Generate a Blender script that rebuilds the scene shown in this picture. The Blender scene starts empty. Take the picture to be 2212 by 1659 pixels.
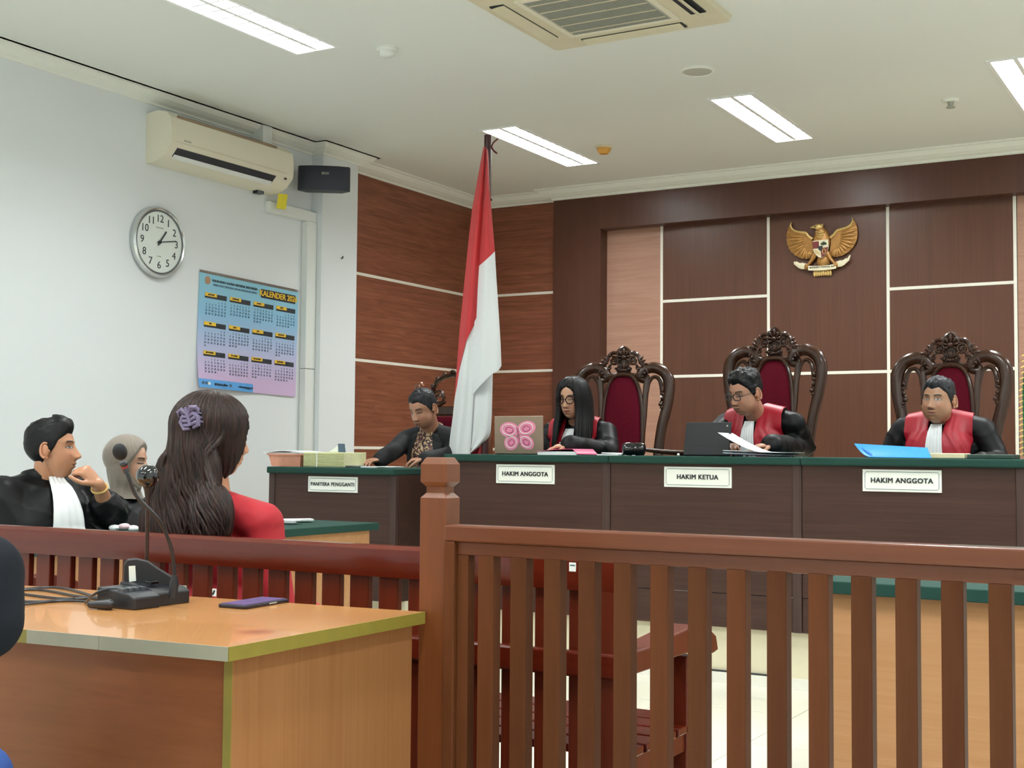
import bpy, bmesh, math, random
import numpy as np
from mathutils import Vector, Matrix, Euler, noise as mnoise
from mathutils.bvhtree import BVHTree

random.seed(7)
rng = np.random.default_rng(7)
S = bpy.context.scene
COL = S.collection
PI = math.pi

# ------------------------------------------------------------------ camera
W_PX, H_PX = 2212.0, 1659.0
_c = np.array([W_PX / 2, H_PX / 2])
_vx = np.array([-3775.0, 936.0])      # vanishing point of the back wall's horizontals
_vy = np.array([2740.0, 990.0])       # vanishing point of the side wall's horizontals
F_PX = float(np.sqrt(-np.dot(_vx - _c, _vy - _c)))
_ex = -np.array([*(_vx - _c), F_PX]); _ex /= np.linalg.norm(_ex)
_ey = np.array([*(_vy - _c), F_PX]); _ey /= np.linalg.norm(_ey)
_ez = np.cross(_ex, _ey)
R_CAM = np.array([_ex, _ey, _ez])     # world = R_CAM @ (right, down, forward)
CAM = np.array([0.0, 0.0, 1.10])


def at(px, py, axis, val):
    """point where the pixel's ray meets the plane axis = val"""
    d = R_CAM @ np.array([px - _c[0], py - _c[1], F_PX])
    i = 'xyz'.index(axis)
    return CAM + d * ((val - CAM[i]) / d[i])


def pd(px, py, depth):
    """point on the pixel's ray at a depth in metres"""
    d = R_CAM @ np.array([px - _c[0], py - _c[1], F_PX])
    return CAM + d * (depth / F_PX)


cam = bpy.data.cameras.new('camera')
cam.sensor_width = 36.0
cam.lens = 36.0 * F_PX / W_PX
cam.clip_start = 0.05
cam_o = bpy.data.objects.new('camera', cam)
COL.objects.link(cam_o)
_r, _u, _f = R_CAM[:, 0], -R_CAM[:, 1], R_CAM[:, 2]
cam_o.matrix_world = Matrix(((_r[0], _u[0], -_f[0], CAM[0]), (_r[1], _u[1], -_f[1], CAM[1]),
                             (_r[2], _u[2], -_f[2], CAM[2]), (0, 0, 0, 1)))
S.camera = cam_o

# ------------------------------------------------------------------ world, exposure
wd = bpy.data.worlds.new('world'); S.world = wd
wd.use_nodes = True
wd.node_tree.nodes['Background'].inputs[0].default_value = (0.75, 0.85, 1.0, 1)
wd.node_tree.nodes['Background'].inputs[1].default_value = 0.3
S.view_settings.view_transform = 'Standard'
S.view_settings.look = 'None'
S.view_settings.gamma = 1.0
S.view_settings.use_curve_mapping = False
S.view_settings.exposure = 0.10
LAMP_W = 50.0              # watts of each ceiling fitting's lamp
LAMP_COL = (0.965, 1.0, 1.0)
try:
    S.cycles.use_denoising = True
    S.cycles.max_bounces = 8
    S.cycles.diffuse_bounces = 5
    S.cycles.glossy_bounces = 3
    S.cycles.transmission_bounces = 6
    S.cycles.sample_clamp_indirect = 4.0
    S.cycles.caustics_reflective = False
    S.cycles.caustics_refractive = False
except Exception:
    pass

# ------------------------------------------------------------------ materials


def lin(h):
    h = h.lstrip('#')
    v = [int(h[i:i + 2], 16) / 255 for i in (0, 2, 4)]
    return tuple(x / 12.92 if x <= 0.04045 else ((x + 0.055) / 1.055) ** 2.4 for x in v)


def _new(name):
    m = bpy.data.materials.new(name)
    m.use_nodes = True
    nt = m.node_tree
    return m, nt, nt.nodes['Principled BSDF']


def plain(name, hexc, rough=0.6, metal=0.0, var=0.06, scale=30.0, coat=0.0, bump=0.0, sheen=0.0, spec=0.5, emit=None, es=0.0):
    m, nt, b = _new(name)
    c = lin(hexc)
    b.inputs['Roughness'].default_value = rough
    b.inputs['Metallic'].default_value = metal
    b.inputs['Specular IOR Level'].default_value = spec
    b.inputs['Coat Weight'].default_value = coat
    b.inputs['Coat Roughness'].default_value = 0.08
    b.inputs['Sheen Weight'].default_value = sheen
    tc = nt.nodes.new('ShaderNodeTexCoord')
    nz = nt.nodes.new('ShaderNodeTexNoise')
    nz.inputs['Scale'].default_value = scale
    nz.inputs['Detail'].default_value = 4
    nt.links.new(tc.outputs['Object'], nz.inputs['Vector'])
    cr = nt.nodes.new('ShaderNodeValToRGB')
    cr.color_ramp.elements[0].position = 0.3
    cr.color_ramp.elements[1].position = 0.7
    cr.color_ramp.elements[0].color = (*[x * (1 - var) for x in c], 1)
    cr.color_ramp.elements[1].color = (*[min(1, x * (1 + var)) for x in c], 1)
    nt.links.new(nz.outputs['Fac'], cr.inputs['Fac'])
    nt.links.new(cr.outputs['Color'], b.inputs['Base Color'])
    if bump:
        bp = nt.nodes.new('ShaderNodeBump')
        bp.inputs['Strength'].default_value = bump
        bp.inputs['Distance'].default_value = 0.002
        nt.links.new(nz.outputs['Fac'], bp.inputs['Height'])
        nt.links.new(bp.outputs['Normal'], b.inputs['Normal'])
    if emit:
        b.inputs['Emission Color'].default_value = (*lin(emit), 1)
        b.inputs['Emission Strength'].default_value = es
    return m


def wood(name, c0, c1, along='x', fine=60.0, long=2.0, rough=0.4, coat=0.0, contrast=(0.3, 0.7), bands=0.0, band_scale=8.0, spec=0.3):
    """procedural veneer: noise stretched along the grain"""
    m, nt, b = _new(name)
    b.inputs['Roughness'].default_value = rough
    b.inputs['Coat Weight'].default_value = coat
    b.inputs['Coat Roughness'].default_value = 0.12
    b.inputs['Specular IOR Level'].default_value = spec
    tc = nt.nodes.new('ShaderNodeTexCoord')
    mp = nt.nodes.new('ShaderNodeMapping')
    sc = [fine, fine, fine]
    sc['xyz'.index(along)] = long
    mp.inputs['Scale'].default_value = sc
    nt.links.new(tc.outputs['Object'], mp.inputs['Vector'])
    nz = nt.nodes.new('ShaderNodeTexNoise')
    nz.inputs['Scale'].default_value = 1.0
    nz.inputs['Detail'].default_value = 6
    nz.inputs['Roughness'].default_value = 0.65
    nz.inputs['Distortion'].default_value = 0.4
    nt.links.new(mp.outputs['Vector'], nz.inputs['Vector'])
    fac = nz.outputs['Fac']
    if bands:
        mp2 = nt.nodes.new('ShaderNodeMapping')
        sc2 = [band_scale] * 3
        sc2['xyz'.index(along)] = band_scale * 0.08
        mp2.inputs['Scale'].default_value = sc2
        nt.links.new(tc.outputs['Object'], mp2.inputs['Vector'])
        n2 = nt.nodes.new('ShaderNodeTexNoise')
        n2.inputs['Scale'].default_value = 1.0
        n2.inputs['Detail'].default_value = 2
        n2.inputs['Distortion'].default_value = 1.2
        nt.links.new(mp2.outputs['Vector'], n2.inputs['Vector'])
        mx = nt.nodes.new('ShaderNodeMix')
        mx.inputs['Factor'].default_value = bands
        nt.links.new(nz.outputs['Fac'], mx.inputs['A'])
        nt.links.new(n2.outputs['Fac'], mx.inputs['B'])
        fac = mx.outputs['Result']
    cr = nt.nodes.new('ShaderNodeValToRGB')
    cr.color_ramp.elements[0].position = contrast[0]
    cr.color_ramp.elements[1].position = contrast[1]
    cr.color_ramp.elements[0].color = (*lin(c0), 1)
    cr.color_ramp.elements[1].color = (*lin(c1), 1)
    nt.links.new(fac, cr.inputs['Fac'])
    nt.links.new(cr.outputs['Color'], b.inputs['Base Color'])
    bp = nt.nodes.new('ShaderNodeBump')
    bp.inputs['Strength'].default_value = 0.06
    bp.inputs['Distance'].default_value = 0.001
    nt.links.new(nz.outputs['Fac'], bp.inputs['Height'])
    nt.links.new(bp.outputs['Normal'], b.inputs['Normal'])
    return m


def emission(name, col, strength):
    m = bpy.data.materials.new(name)
    m.use_nodes = True
    nt = m.node_tree
    nt.nodes.clear()
    e = nt.nodes.new('ShaderNodeEmission')
    e.inputs[0].default_value = (*col, 1)
    e.inputs[1].default_value = strength
    o = nt.nodes.new('ShaderNodeOutputMaterial')
    nt.links.new(e.outputs[0], o.inputs[0])
    return m


M = {}
M['wall'] = plain('wall_paint', '#e0e5e8', 0.8, var=0.0, scale=6)
M['ceiling'] = plain('ceiling_paint', '#e0e3de', 0.8, var=0.0, scale=4)
M['cornice'] = plain('cornice_plaster', '#e6e9e1', 0.7, var=0.01)
M['floor_grout'] = plain('floor_grout', '#b9b6a6', 0.8)
M['tile'] = plain('floor_tile', '#e9e8da', 0.16, var=0.025, scale=5)
M['platform'] = plain('platform_cream', '#dcd6bb', 0.5, var=0.03, scale=8)
M['skirting'] = plain('skirting_tile', '#e4e4dc', 0.3, var=0.02)
M['panel_red'] = wood('panel_redbrown', '#6a3d2b', '#8c5842', 'y', 95, 0.8, 0.38, bands=0.5, band_scale=34, contrast=(0.36, 0.66))
M['panel_redx'] = wood('panel_redbrown_x', '#6a3d2b', '#8c5842', 'x', 95, 0.8, 0.38, bands=0.5, band_scale=34, contrast=(0.36, 0.66))
M['panel_dark'] = wood('panel_dark', '#4c2f24', '#5e3d2e', 'z', 90, 1.5, 0.32, bands=0.35, band_scale=7, contrast=(0.25, 0.75))
M['frame_dark'] = wood('frame_dark', '#44281e', '#523328', 'z', 90, 1.5, 0.33, bands=0.35, band_scale=7, contrast=(0.25, 0.75))
M['panel_pink'] = wood('panel_light', '#9a7260', '#b08976', 'x', 70, 1.2, 0.4, bands=0.5, band_scale=26, contrast=(0.3, 0.7))
M['strip'] = plain('white_strip', '#e9e6da', 0.45, var=0.02)
M['desk'] = wood('desk_brown', '#36231d', '#48322b', 'x', 80, 1.6, 0.4, bands=0.3, band_scale=14, contrast=(0.3, 0.7))
M['desk_edge'] = wood('desk_brown_edge', '#3c2d29', '#4c3a36', 'z', 80, 1.6, 0.4)
M['felt'] = plain('green_baize', '#0b382f', 0.9, var=0.08, scale=250, bump=0.2)
M['felt_dark'] = plain('green_baize_dark', '#154e45', 0.85, var=0.08, scale=250, bump=0.2)
M['plate'] = plain('sign_white', '#eef2ea', 0.35, var=0.01)
M['ink'] = plain('sign_ink', '#22262a', 0.6, var=0.0)
M['rail'] = wood('railing_teak', '#4a2713', '#5c341c', 'z', 55, 3.0, 0.5, coat=0.0, spec=0.12, bands=0.3, band_scale=5, contrast=(0.25, 0.75))
M['railx'] = wood('railing_teak_x', '#512917', '#653720', 'x', 55, 3.0, 0.34, coat=0.1, bands=0.3, band_scale=5, contrast=(0.25, 0.75))
M['post'] = wood('post_teak', '#592d14', '#6c3b1b', 'z', 55, 3.0, 0.36, coat=0.2, bands=0.3, band_scale=5, contrast=(0.25, 0.75))
M['bench'] = wood('bench_mahogany', '#4c170a', '#622411', 'z', 50, 2.5, 0.3, coat=0.06, bands=0.3, band_scale=5, contrast=(0.25, 0.75))
M['benchx'] = wood('bench_mahogany_x', '#481207', '#5c1c0c', 'x', 50, 2.5, 0.22, coat=0.12, bands=0.3, band_scale=5, contrast=(0.25, 0.75))
M['maple'] = wood('maple_side', '#885934', '#9d6e45', 'z', 80, 2.0, 0.4, bands=0.3, band_scale=10, contrast=(0.25, 0.75))
M['maple_dark'] = wood('maple_front', '#7a4524', '#905832', 'x', 70, 1.6, 0.4, bands=0.55, band_scale=9, contrast=(0.25, 0.75))
M['maple_desk'] = wood('maple_desk', '#a8784e', '#ba8e66', 'x', 60, 2.0, 0.45, bands=0.3, band_scale=8, contrast=(0.25, 0.75))
M['carved'] = wood('carved_wood', '#2b1810', '#422717', 'z', 40, 4.0, 0.25, coat=0.22, contrast=(0.25, 0.75))
M['velvet'] = plain('maroon_velvet', '#560b1c', 0.85, var=0.12, scale=60, spec=0.1)
M['ivory'] = plain('ac_ivory', '#dfdac6', 0.4, var=0.012, scale=5)
M['ivory2'] = plain('ac_ivory_dim', '#d3cbb0', 0.5, var=0.03, scale=12)
M['trunking'] = plain('white_pvc', '#dfe3e0', 0.4, var=0.01)
M['black_plastic'] = plain('black_plastic', '#191b20', 0.4, var=0.05)
M['black_gloss'] = plain('black_gloss', '#0e0f12', 0.08, var=0.0, coat=0.6)
M['black_matte'] = plain('black_matte', '#141518', 0.85, var=0.1, scale=200)
M['navy'] = plain('speaker_navy', '#171b28', 0.55, var=0.08, scale=200)
M['chrome'] = plain('chrome', '#c9cccc', 0.22, metal=0.9, var=0.0)
M['clockface'] = plain('clock_face', '#dbe3de', 0.3, var=0.01)
M['yellow'] = plain('yellow_tag', '#d6c62a', 0.6)
M['white_paper'] = plain('white_paper', '#eef2f4', 0.7, var=0.01)
M['lamp_white'] = plain('lamp_metal', '#eceeec', 0.35, var=0.0)
M['lamp_glow'] = emission('lamp_tube_glow', LAMP_COL, 9.0)
M['gold'] = plain('gold_paint', '#a2743a', 0.4, metal=0.4, var=0.2, scale=40)
M['gold_light'] = plain('gold_paint_light', '#dfbd78', 0.35, metal=0.4, var=0.1, scale=40)
M['crimson'] = plain('emblem_red', '#6b1f1a', 0.4)
M['cream'] = plain('emblem_cream', '#e8dfc0', 0.45)
M['darkgreen'] = plain('emblem_green', '#2c3a22', 0.5)
M['grille'] = plain('grille_grey', '#a5a69a', 0.6, var=0.05)
M['opening_shade'] = plain('opening_shade_paint', '#22232a', 0.7, var=0.1)  # dark colour standing in for the shade inside openings

# ------------------------------------------------------------------ mesh helpers


def norm(v):
    v = np.asarray(v, float)
    return v / max(1e-12, np.linalg.norm(v))


class MB:
    """collects shapes, then links them as ONE mesh object"""

    def __init__(self):
        self.v = []
        self.f = []

    def add(self, v, f):
        o = len(self.v)
        self.v.extend([tuple(map(float, p)) for p in v])
        self.f.extend([tuple(i + o for i in q) for q in f])
        return self

    def box(self, x0, x1, y0, y1, z0, z1):
        v = [(x, y, z) for z in (z0, z1) for y in (y0, y1) for x in (x0, x1)]
        return self.add(v, [(0, 2, 3, 1), (4, 5, 7, 6), (0, 1, 5, 4), (2, 6, 7, 3), (0, 4, 6, 2), (1, 3, 7, 5)])

    def obox(self, c, ax, ay, az, hx, hy, hz):
        """box about c with half sizes along three axes"""
        c, ax, ay, az = (np.asarray(k, float) for k in (c, ax, ay, az))
        v = [c + ax * hx * i + ay * hy * j + az * hz * k for k in (-1, 1) for j in (-1, 1) for i in (-1, 1)]
        return self.add(v, [(0, 2, 3, 1), (4, 5, 7, 6), (0, 1, 5, 4), (2, 6, 7, 3), (0, 4, 6, 2), (1, 3, 7, 5)])

    def prism(self, poly, to3, d0, d1):
        """polygon in (a,b) given depth d0..d1, to3(a,b,d) gives the point"""
        n = len(poly)
        v = [to3(a, b, d0) for a, b in poly] + [to3(a, b, d1) for a, b in poly]
        f = [tuple(range(n - 1, -1, -1)), tuple(range(n, 2 * n))]
        f += [(i, (i + 1) % n, n + (i + 1) % n, n + i) for i in range(n)]
        return self.add(v, f)

    def tube(self, pts, r, n=8, flat=None, closed=False):
        """swept tube; r number or list; flat=(axis, factor) squashes the section along an axis"""
        P = [np.asarray(p, float) for p in pts]
        m = len(P)
        if not hasattr(r, '__len__'):
            r = [r] * m
        v, f = [], []
        up = np.array([0, 0, 1.0])
        t0 = norm(P[1] - P[0])
        if abs(t0 @ up) > 0.9:
            up = np.array([0, 1.0, 0])
        a = norm(np.cross(t0, up))
        for i in range(m):
            if closed:
                t = norm(P[(i + 1) % m] - P[i - 1])
            else:
                t = norm(P[min(i + 1, m - 1)] - P[max(i - 1, 0)])
            a = norm(a - t * (a @ t))
            b = np.cross(t, a)
            for k in range(n):
                q = 2 * PI * k / n
                o = (a * math.cos(q) + b * math.sin(q)) * r[i]
                if flat is not None:
                    ax = np.asarray(flat[0], float)
                    o = o - ax * (o @ ax) * (1 - flat[1])
                v.append(P[i] + o)
        for i in range(m if closed else m - 1):
            j = (i + 1) % m
            for k in range(n):
                l = (k + 1) % n
                f.append((i * n + k, i * n + l, j * n + l, j * n + k))
        if not closed:
            f.append(tuple(range(n - 1, -1, -1)))
            f.append(tuple(range((m - 1) * n, m * n)))
        return self.add(v, f)

    def capsule(self, a, b, ra, rb, n=14, k=5):
        """tapered capsule with round ends"""
        a, b = np.asarray(a, float), np.asarray(b, float)
        d = norm(b - a)
        pts, rr = [], []
        for i in range(k):
            q = PI / 2 * (1 - (i + 0.15) / k)
            pts.append(a - d * ra * math.sin(q)); rr.append(ra * math.cos(q))
        for s in (0.0, 0.33, 0.66, 1.0):
            pts.append(a + (b - a) * s); rr.append(ra + (rb - ra) * s)
        for i in range(k):
            q = PI / 2 * ((i + 0.85) / k)
            pts.append(b + d * rb * math.sin(q)); rr.append(rb * math.cos(q))
        return self.tube(pts, rr, n)

    def ell(self, c, ax, ay, az, r, nu=16, nv=10):
        """ellipsoid with given axes"""
        c, ax, ay, az = (np.asarray(k, float) for k in (c, ax, ay, az))
        v = [c - az * r[2]]
        for j in range(1, nv):
            t = -PI / 2 + PI * j / nv
            for i in range(nu):
                u = 2 * PI * i / nu
                v.append(c + ax * r[0] * math.cos(t) * math.cos(u) + ay * r[1] * math.cos(t) * math.sin(u) + az * r[2] * math.sin(t))
        v.append(c + az * r[2])
        f = [(0, 1 + (i + 1) % nu, 1 + i) for i in range(nu)]
        for j in range(nv - 2):
            for i in range(nu):
                a0, a1 = 1 + j * nu + i, 1 + j * nu + (i + 1) % nu
                f.append((a0, a1, a1 + nu, a0 + nu))
        l = len(v) - 1
        f += [(l, l - nu + i, l - nu + (i + 1) % nu) for i in range(nu)]
        return self.add(v, f)

    def ball(self, c, r, nu=16, nv=10):
        if not hasattr(r, '__len__'):
            r = (r, r, r)
        return self.ell(c, (1, 0, 0), (0, 1, 0), (0, 0, 1), r, nu, nv)

    def lathe(self, c, axis, prof, n=24):
        """profile [(r, h)] turned about axis through c"""
        axis = norm(axis)
        up = np.array([0, 0, 1.0]) if abs(axis[2]) < 0.9 else np.array([1.0, 0, 0])
        a = norm(np.cross(axis, up)); b = np.cross(axis, a)
        c = np.asarray(c, float)
        v, f = [], []
        for r, h in prof:
            for k in range(n):
                q = 2 * PI * k / n
                v.append(c + axis * h + (a * math.cos(q) + b * math.sin(q)) * r)
        for i in range(len(prof) - 1):
            for k in range(n):
                l = (k + 1) % n
                f.append((i * n + k, i * n + l, (i + 1) * n + l, (i + 1) * n + k))
        f.append(tuple(range(n - 1, -1, -1)))
        f.append(tuple(range((len(prof) - 1) * n, len(prof) * n)))
        return self.add(v, f)

    def grid(self, P, thick=0.0, dirv=None):
        """surface through an (m, n, 3) array, optionally given a thickness along dirv"""
        P = np.asarray(P, float)
        m, n = P.shape[:2]
        f = [(i * n + j, i * n + j + 1, (i + 1) * n + j + 1, (i + 1) * n + j) for i in range(m - 1) for j in range(n - 1)]
        if not thick:
            return self.add(P.reshape(-1, 3), f)
        Q = P + np.asarray(dirv, float) * thick
        k = m * n
        ff = list(f) + [tuple(reversed([a + k for a in q])) for q in f]
        ring = [j for j in range(n)] + [i * n + n - 1 for i in range(1, m)] + [(m - 1) * n + j for j in range(n - 2, -1, -1)] + [i * n for i in range(m - 2, 0, -1)]
        for a, b in zip(ring, ring[1:] + ring[:1]):
            ff.append((b, a, a + k, b + k))
        return self.add(np.concatenate([P.reshape(-1, 3), Q.reshape(-1, 3)]), ff)

    def mesh(self, name, mat=None, smooth=False, angle=None):
        me = bpy.data.meshes.new(name)
        me.from_pydata(self.v, [], self.f)
        bm = bmesh.new(); bm.from_mesh(me)
        bmesh.ops.recalc_face_normals(bm, faces=bm.faces)
        bm.to_mesh(me); bm.free()
        if mat is not None:
            me.materials.append(M[mat] if isinstance(mat, str) else mat)
        if smooth:
            me.polygons.foreach_set('use_smooth', [True] * len(me.polygons))
            if angle:
                try:
                    me.set_sharp_from_angle(angle=math.radians(angle))
                except Exception:
                    pass
        me.update()
        return me

    def build(self, name, mat, parent=None, smooth=False, angle=40, bevel=0.0):
        me = self.mesh(name, mat, smooth, angle)
        return link(name, me, parent, bevel)


def link(name, me, parent=None, bevel=0.0):
    o = bpy.data.objects.new(name, me)
    COL.objects.link(o)
    if parent is not None:
        o.parent = parent
        o.matrix_parent_inverse = wmat(parent).inverted()
    if bevel:
        b = o.modifiers.new('bevel', 'BEVEL')
        b.width = bevel; b.segments = 2; b.limit_method = 'ANGLE'; b.angle_limit = math.radians(50)
    return o


def wmat(o):
    m = Matrix.LocRotScale(o.location, o.rotation_euler, o.scale)
    if o.parent is not None:
        return wmat(o.parent) @ o.matrix_parent_inverse @ m
    return m


def tag(o, label=None, cat=None, group=None, kind=None):
    for k, v in (('label', label), ('category', cat), ('group', group), ('kind', kind)):
        if v:
            o[k] = v
    return o


def thing(name, label, cat, loc=(0, 0, 0), rz=0.0, group=None):
    o = bpy.data.objects.new(name, None)
    COL.objects.link(o)
    o.empty_display_size = 0.1
    o.location = tuple(float(k) for k in loc)
    o.rotation_euler = (0, 0, rz)
    return tag(o, label, cat, group)


def local(o):
    """let a part's coordinates count from its thing's origin"""
    o.matrix_parent_inverse = Matrix.Identity(4)
    return o


def copy_tree(o, parent=None):
    c = o.copy()
    COL.objects.link(c)
    c.parent = parent
    if parent is not None:
        c.matrix_parent_inverse = o.matrix_parent_inverse.copy()
    for ch in list(o.children):
        copy_tree(ch, c)
    return c


def text_mesh(body, size, ext=0.0008, bold=0.0, align='CENTER', space=1.0, line=1.0):
    """lettering as a mesh in the xy plane"""
    cu = bpy.data.curves.new('lettering', 'FONT')
    cu.body = body
    cu.size = size
    cu.extrude = ext
    cu.offset = bold
    cu.align_x = align
    cu.align_y = 'CENTER'
    cu.space_character = space
    cu.space_line = line
    cu.resolution_u = 3
    o = bpy.data.objects.new('lettering_tmp', cu)
    COL.objects.link(o)
    dg = bpy.context.evaluated_depsgraph_get()
    me = bpy.data.meshes.new_from_object(o.evaluated_get(dg))
    bpy.data.objects.remove(o)
    bpy.data.curves.remove(cu)
    return me


def letters(name, body, size, mat, parent, origin, ax, ay, **kw):
    """lettering laid in the plane of ax (reading direction) and ay (up)"""
    bold = kw.pop('bold', 0.0)
    me = text_mesh(body, size, **kw)
    if bold:                         # heavier strokes from shifted copies
        n = len(me.vertices)
        v = np.empty(n * 3); me.vertices.foreach_get('co', v); v = v.reshape(-1, 3)
        f = [tuple(p.vertices) for p in me.polygons]
        vs, fs = [], []
        for k, (dx, dy) in enumerate(((-bold, -bold * .6), (bold, -bold * .6), (bold, bold * .6), (-bold, bold * .6))):
            vs.append(v + np.array([dx, dy, 0.00002 * k])); fs += [tuple(i + k * n for i in p) for p in f]
        bpy.data.meshes.remove(me)
        me = bpy.data.meshes.new(name)
        me.from_pydata([tuple(p) for p in np.concatenate(vs)], [], fs)
    ax, ay = norm(ax), norm(ay)
    az = np.cross(ax, ay)
    me.transform(Matrix(((ax[0], ay[0], az[0], origin[0]), (ax[1], ay[1], az[1], origin[1]), (ax[2], ay[2], az[2], origin[2]), (0, 0, 0, 1))))
    me.materials.clear()
    me.materials.append(M[mat] if isinstance(mat, str) else mat)
    return link(name, me, parent)


def spiral(c, r0, r1, a0, turns, n=18):
    return [(c[0] + (r0 + (r1 - r0) * i / n) * math.cos(a0 + 2 * PI * turns * i / n),
             c[1] + (r0 + (r1 - r0) * i / n) * math.sin(a0 + 2 * PI * turns * i / n)) for i in range(n + 1)]


def smooth_path(pts, k=4):
    """Catmull-Rom through the points"""
    P = [np.asarray(p, float) for p in pts]
    Q = [2 * P[0] - P[1]] + P + [2 * P[-1] - P[-2]]
    out = []
    for i in range(1, len(Q) - 2):
        for j in range(k):
            t = j / k
            a, b, c, d = Q[i - 1], Q[i], Q[i + 1], Q[i + 2]
            out.append(0.5 * ((2 * b) + (-a + c) * t + (2 * a - 5 * b + 4 * c - d) * t * t + (-a + 3 * b - 3 * c + d) * t ** 3))
    out.append(P[-1])
    return out


def struct(o):
    o['kind'] = 'structure'
    return o
# ================================================================== the room
XL, XR, YB, YF, ZC = -5.69, 1.0, 9.32, -3.0, 3.2
XCOL, YC0, YC1 = -5.60, 7.05, 7.45          # column on the left wall
XP = -5.717                                  # face of the left wood panels
YP, YFR, YIN = 9.24, 9.16, 9.28              # faces: red panels, dark surround, recessed panels
PLAT_Y, PLAT_Z = 6.02, 0.269

# floor: slab and tiles
floor = struct(MB().box(XL, XR, YF, YB, -0.10, -0.006).build('floor', 'floor_grout'))
tm = MB().box(0.002, 0.598, 0.002, 0.598, -0.006, 0.0).mesh('tile', 'tile')
for i in range(12):
    for j in range(15):
        x, y = XL + 0.6 * i - 0.25, YF + 0.6 * j
        if x > XR - 0.2:
            continue
        t = link('tile', tm, floor)
        t.location = (max(x, XL - 0.25), y + 0.02, 0)

# walls
wl = MB().box(XL - 0.15, XL, YF, YC0, 0, ZC)
wl.box(XL - 0.15, XP - 0.02, YC1, YB, 0, ZC)
wall_left = struct(wl.build('wall_left', 'wall'))
struct(MB().box(XL - 0.15, XCOL, YC0, YC1, 0, ZC).build('wall_column', 'wall'))
wall_back = struct(MB().box(XL - 0.15, XR + 0.15, YB, YB + 0.15, 0, ZC).build('wall_back', 'wall'))
struct(MB().box(XR, XR + 0.15, YF, YB, 0, ZC).build('wall_right', 'wall'))
struct(MB().box(XL - 0.15, XR + 0.15, YF - 0.15, YF, 0, ZC).build('wall_rear', 'wall'))

# platform behind the bench of desks
pf = struct(MB().box(XL, XR, PLAT_Y, YB, 0, PLAT_Z).build('platform', 'platform'))
struct(MB().box(XL, XR, PLAT_Y - 0.018, PLAT_Y, 0, 0.052).build('baseboard_platform', 'skirting'))

# left panelling, four boards between white strips
zs = [PLAT_Z, 1.122, 1.759, 2.39, 3.122]
for k in range(4):
    MB().box(XP - 0.02, XP, YC1, YP, zs[k] + (0.01 if k else 0), zs[k + 1] - (0.01 if k < 3 else 0)).build('panel', 'panel_red', wall_left, bevel=0.0015)
    if k < 3:
        MB().box(XP - 0.02, XP + 0.003, YC1, YP, zs[k + 1] - 0.0105, zs[k + 1] + 0.0105).build('strip', 'strip', wall_left)
MB().box(XP - 0.02, XP, YC1, YP, 3.122, ZC).build('fascia', 'cornice', wall_left)


def back(x0, x1, z0, z1, y, mat, name='panel', th=None):
    return MB().box(x0, x1, y, YB if th is None else y + th, z0, z1).build(name, mat, wall_back, bevel=0.0015)


CX = -2.745
for s in (-1, 1):
    def mx(a, b):
        return (a, b) if s < 0 else (2 * CX - b, 2 * CX - a)
    x0, x1 = mx(XP, -4.93)
    x1 = XR if s > 0 else x1
    for k in range(4):
        back(x0, x1, zs[k] + (0.01 if k else 0), zs[k + 1] - (0.01 if k < 3 else 0), YP, 'panel_redx')
        if k < 3:
            back(x0, x1, zs[k + 1] - 0.0105, zs[k + 1] + 0.0105, YP - 0.003, 'strip', 'strip')
    back(x0, x1, 3.122, ZC, YP, 'cornice', 'fascia')
    x0, x1 = mx(-4.93, -4.511)
    back(x0, x1, PLAT_Z, 3.117, YFR, 'frame_dark', 'surround_upright')
    x0, x1 = mx(-4.511, -4.05)
    back(x0, x1, PLAT_Z, 2.87, YIN, 'panel_pink')
back(-4.511, 2 * CX + 4.511, 2.857, 3.117, YFR, 'frame_dark', 'surround_header')
back(-4.93, 2 * CX + 4.93, 3.117, ZC, YFR, 'cornice', 'fascia')
cols = [(-4.04, -3.183), (-3.183, -2.305), (-2.305, -1.455)]
for i, (a, b) in enumerate(cols):
    rows = [PLAT_Z, 1.689, 2.272, 2.87] if i != 1 else [PLAT_Z, 1.689, 2.87]
    for k in range(len(rows) - 1):
        back(a + 0.011, b - 0.011, rows[k] + (0.011 if k else 0), rows[k + 1] - (0.011 if k < len(rows) - 2 else 0), YIN, 'panel_dark')
        if k < len(rows) - 2:
            back(a + 0.011, b - 0.011, rows[k + 1] - 0.011, rows[k + 1] + 0.011, YIN - 0.004, 'strip', 'strip')
for x in (-4.04, -3.183, -2.305, -1.455):
    back(x - 0.011, x + 0.011, PLAT_Z, 2.87, YIN - 0.004, 'strip', 'strip')

# ceiling with openings for the recessed lights
LW, LL = 0.25, 1.20
LIGHTS = [(-4.285, 7.80), (-2.70, 7.80), (-1.12, 7.80), (-4.285, 4.72), (-1.12, 4.72), (-4.285, 1.64), (-2.70, 1.64), (-1.12, 1.64),
          (-4.285, -1.44), (-2.70, -1.44), (-1.12, -1.44), (0.45, 7.80), (0.45, 4.72), (0.45, 1.64)]
bx = sorted({XL - 0.15, XR + 0.15} | {round(x + s * LW / 2, 4) for x, y in LIGHTS for s in (-1, 1)})
by = sorted({YF - 0.15, YB + 0.15} | {round(y + s * LL / 2, 4) for x, y in LIGHTS for s in (-1, 1)})
cm = MB()
for i in range(len(bx) - 1):
    for j in range(len(by) - 1):
        mxx, myy = (bx[i] + bx[i + 1]) / 2, (by[j] + by[j + 1]) / 2
        if any(abs(mxx - x) < LW / 2 and abs(myy - y) < LL / 2 for x, y in LIGHTS):
            continue
        cm.add([(bx[i], by[j], ZC), (bx[i + 1], by[j], ZC), (bx[i + 1], by[j + 1], ZC), (bx[i], by[j + 1], ZC)], [(0, 1, 2, 3)])
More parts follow.
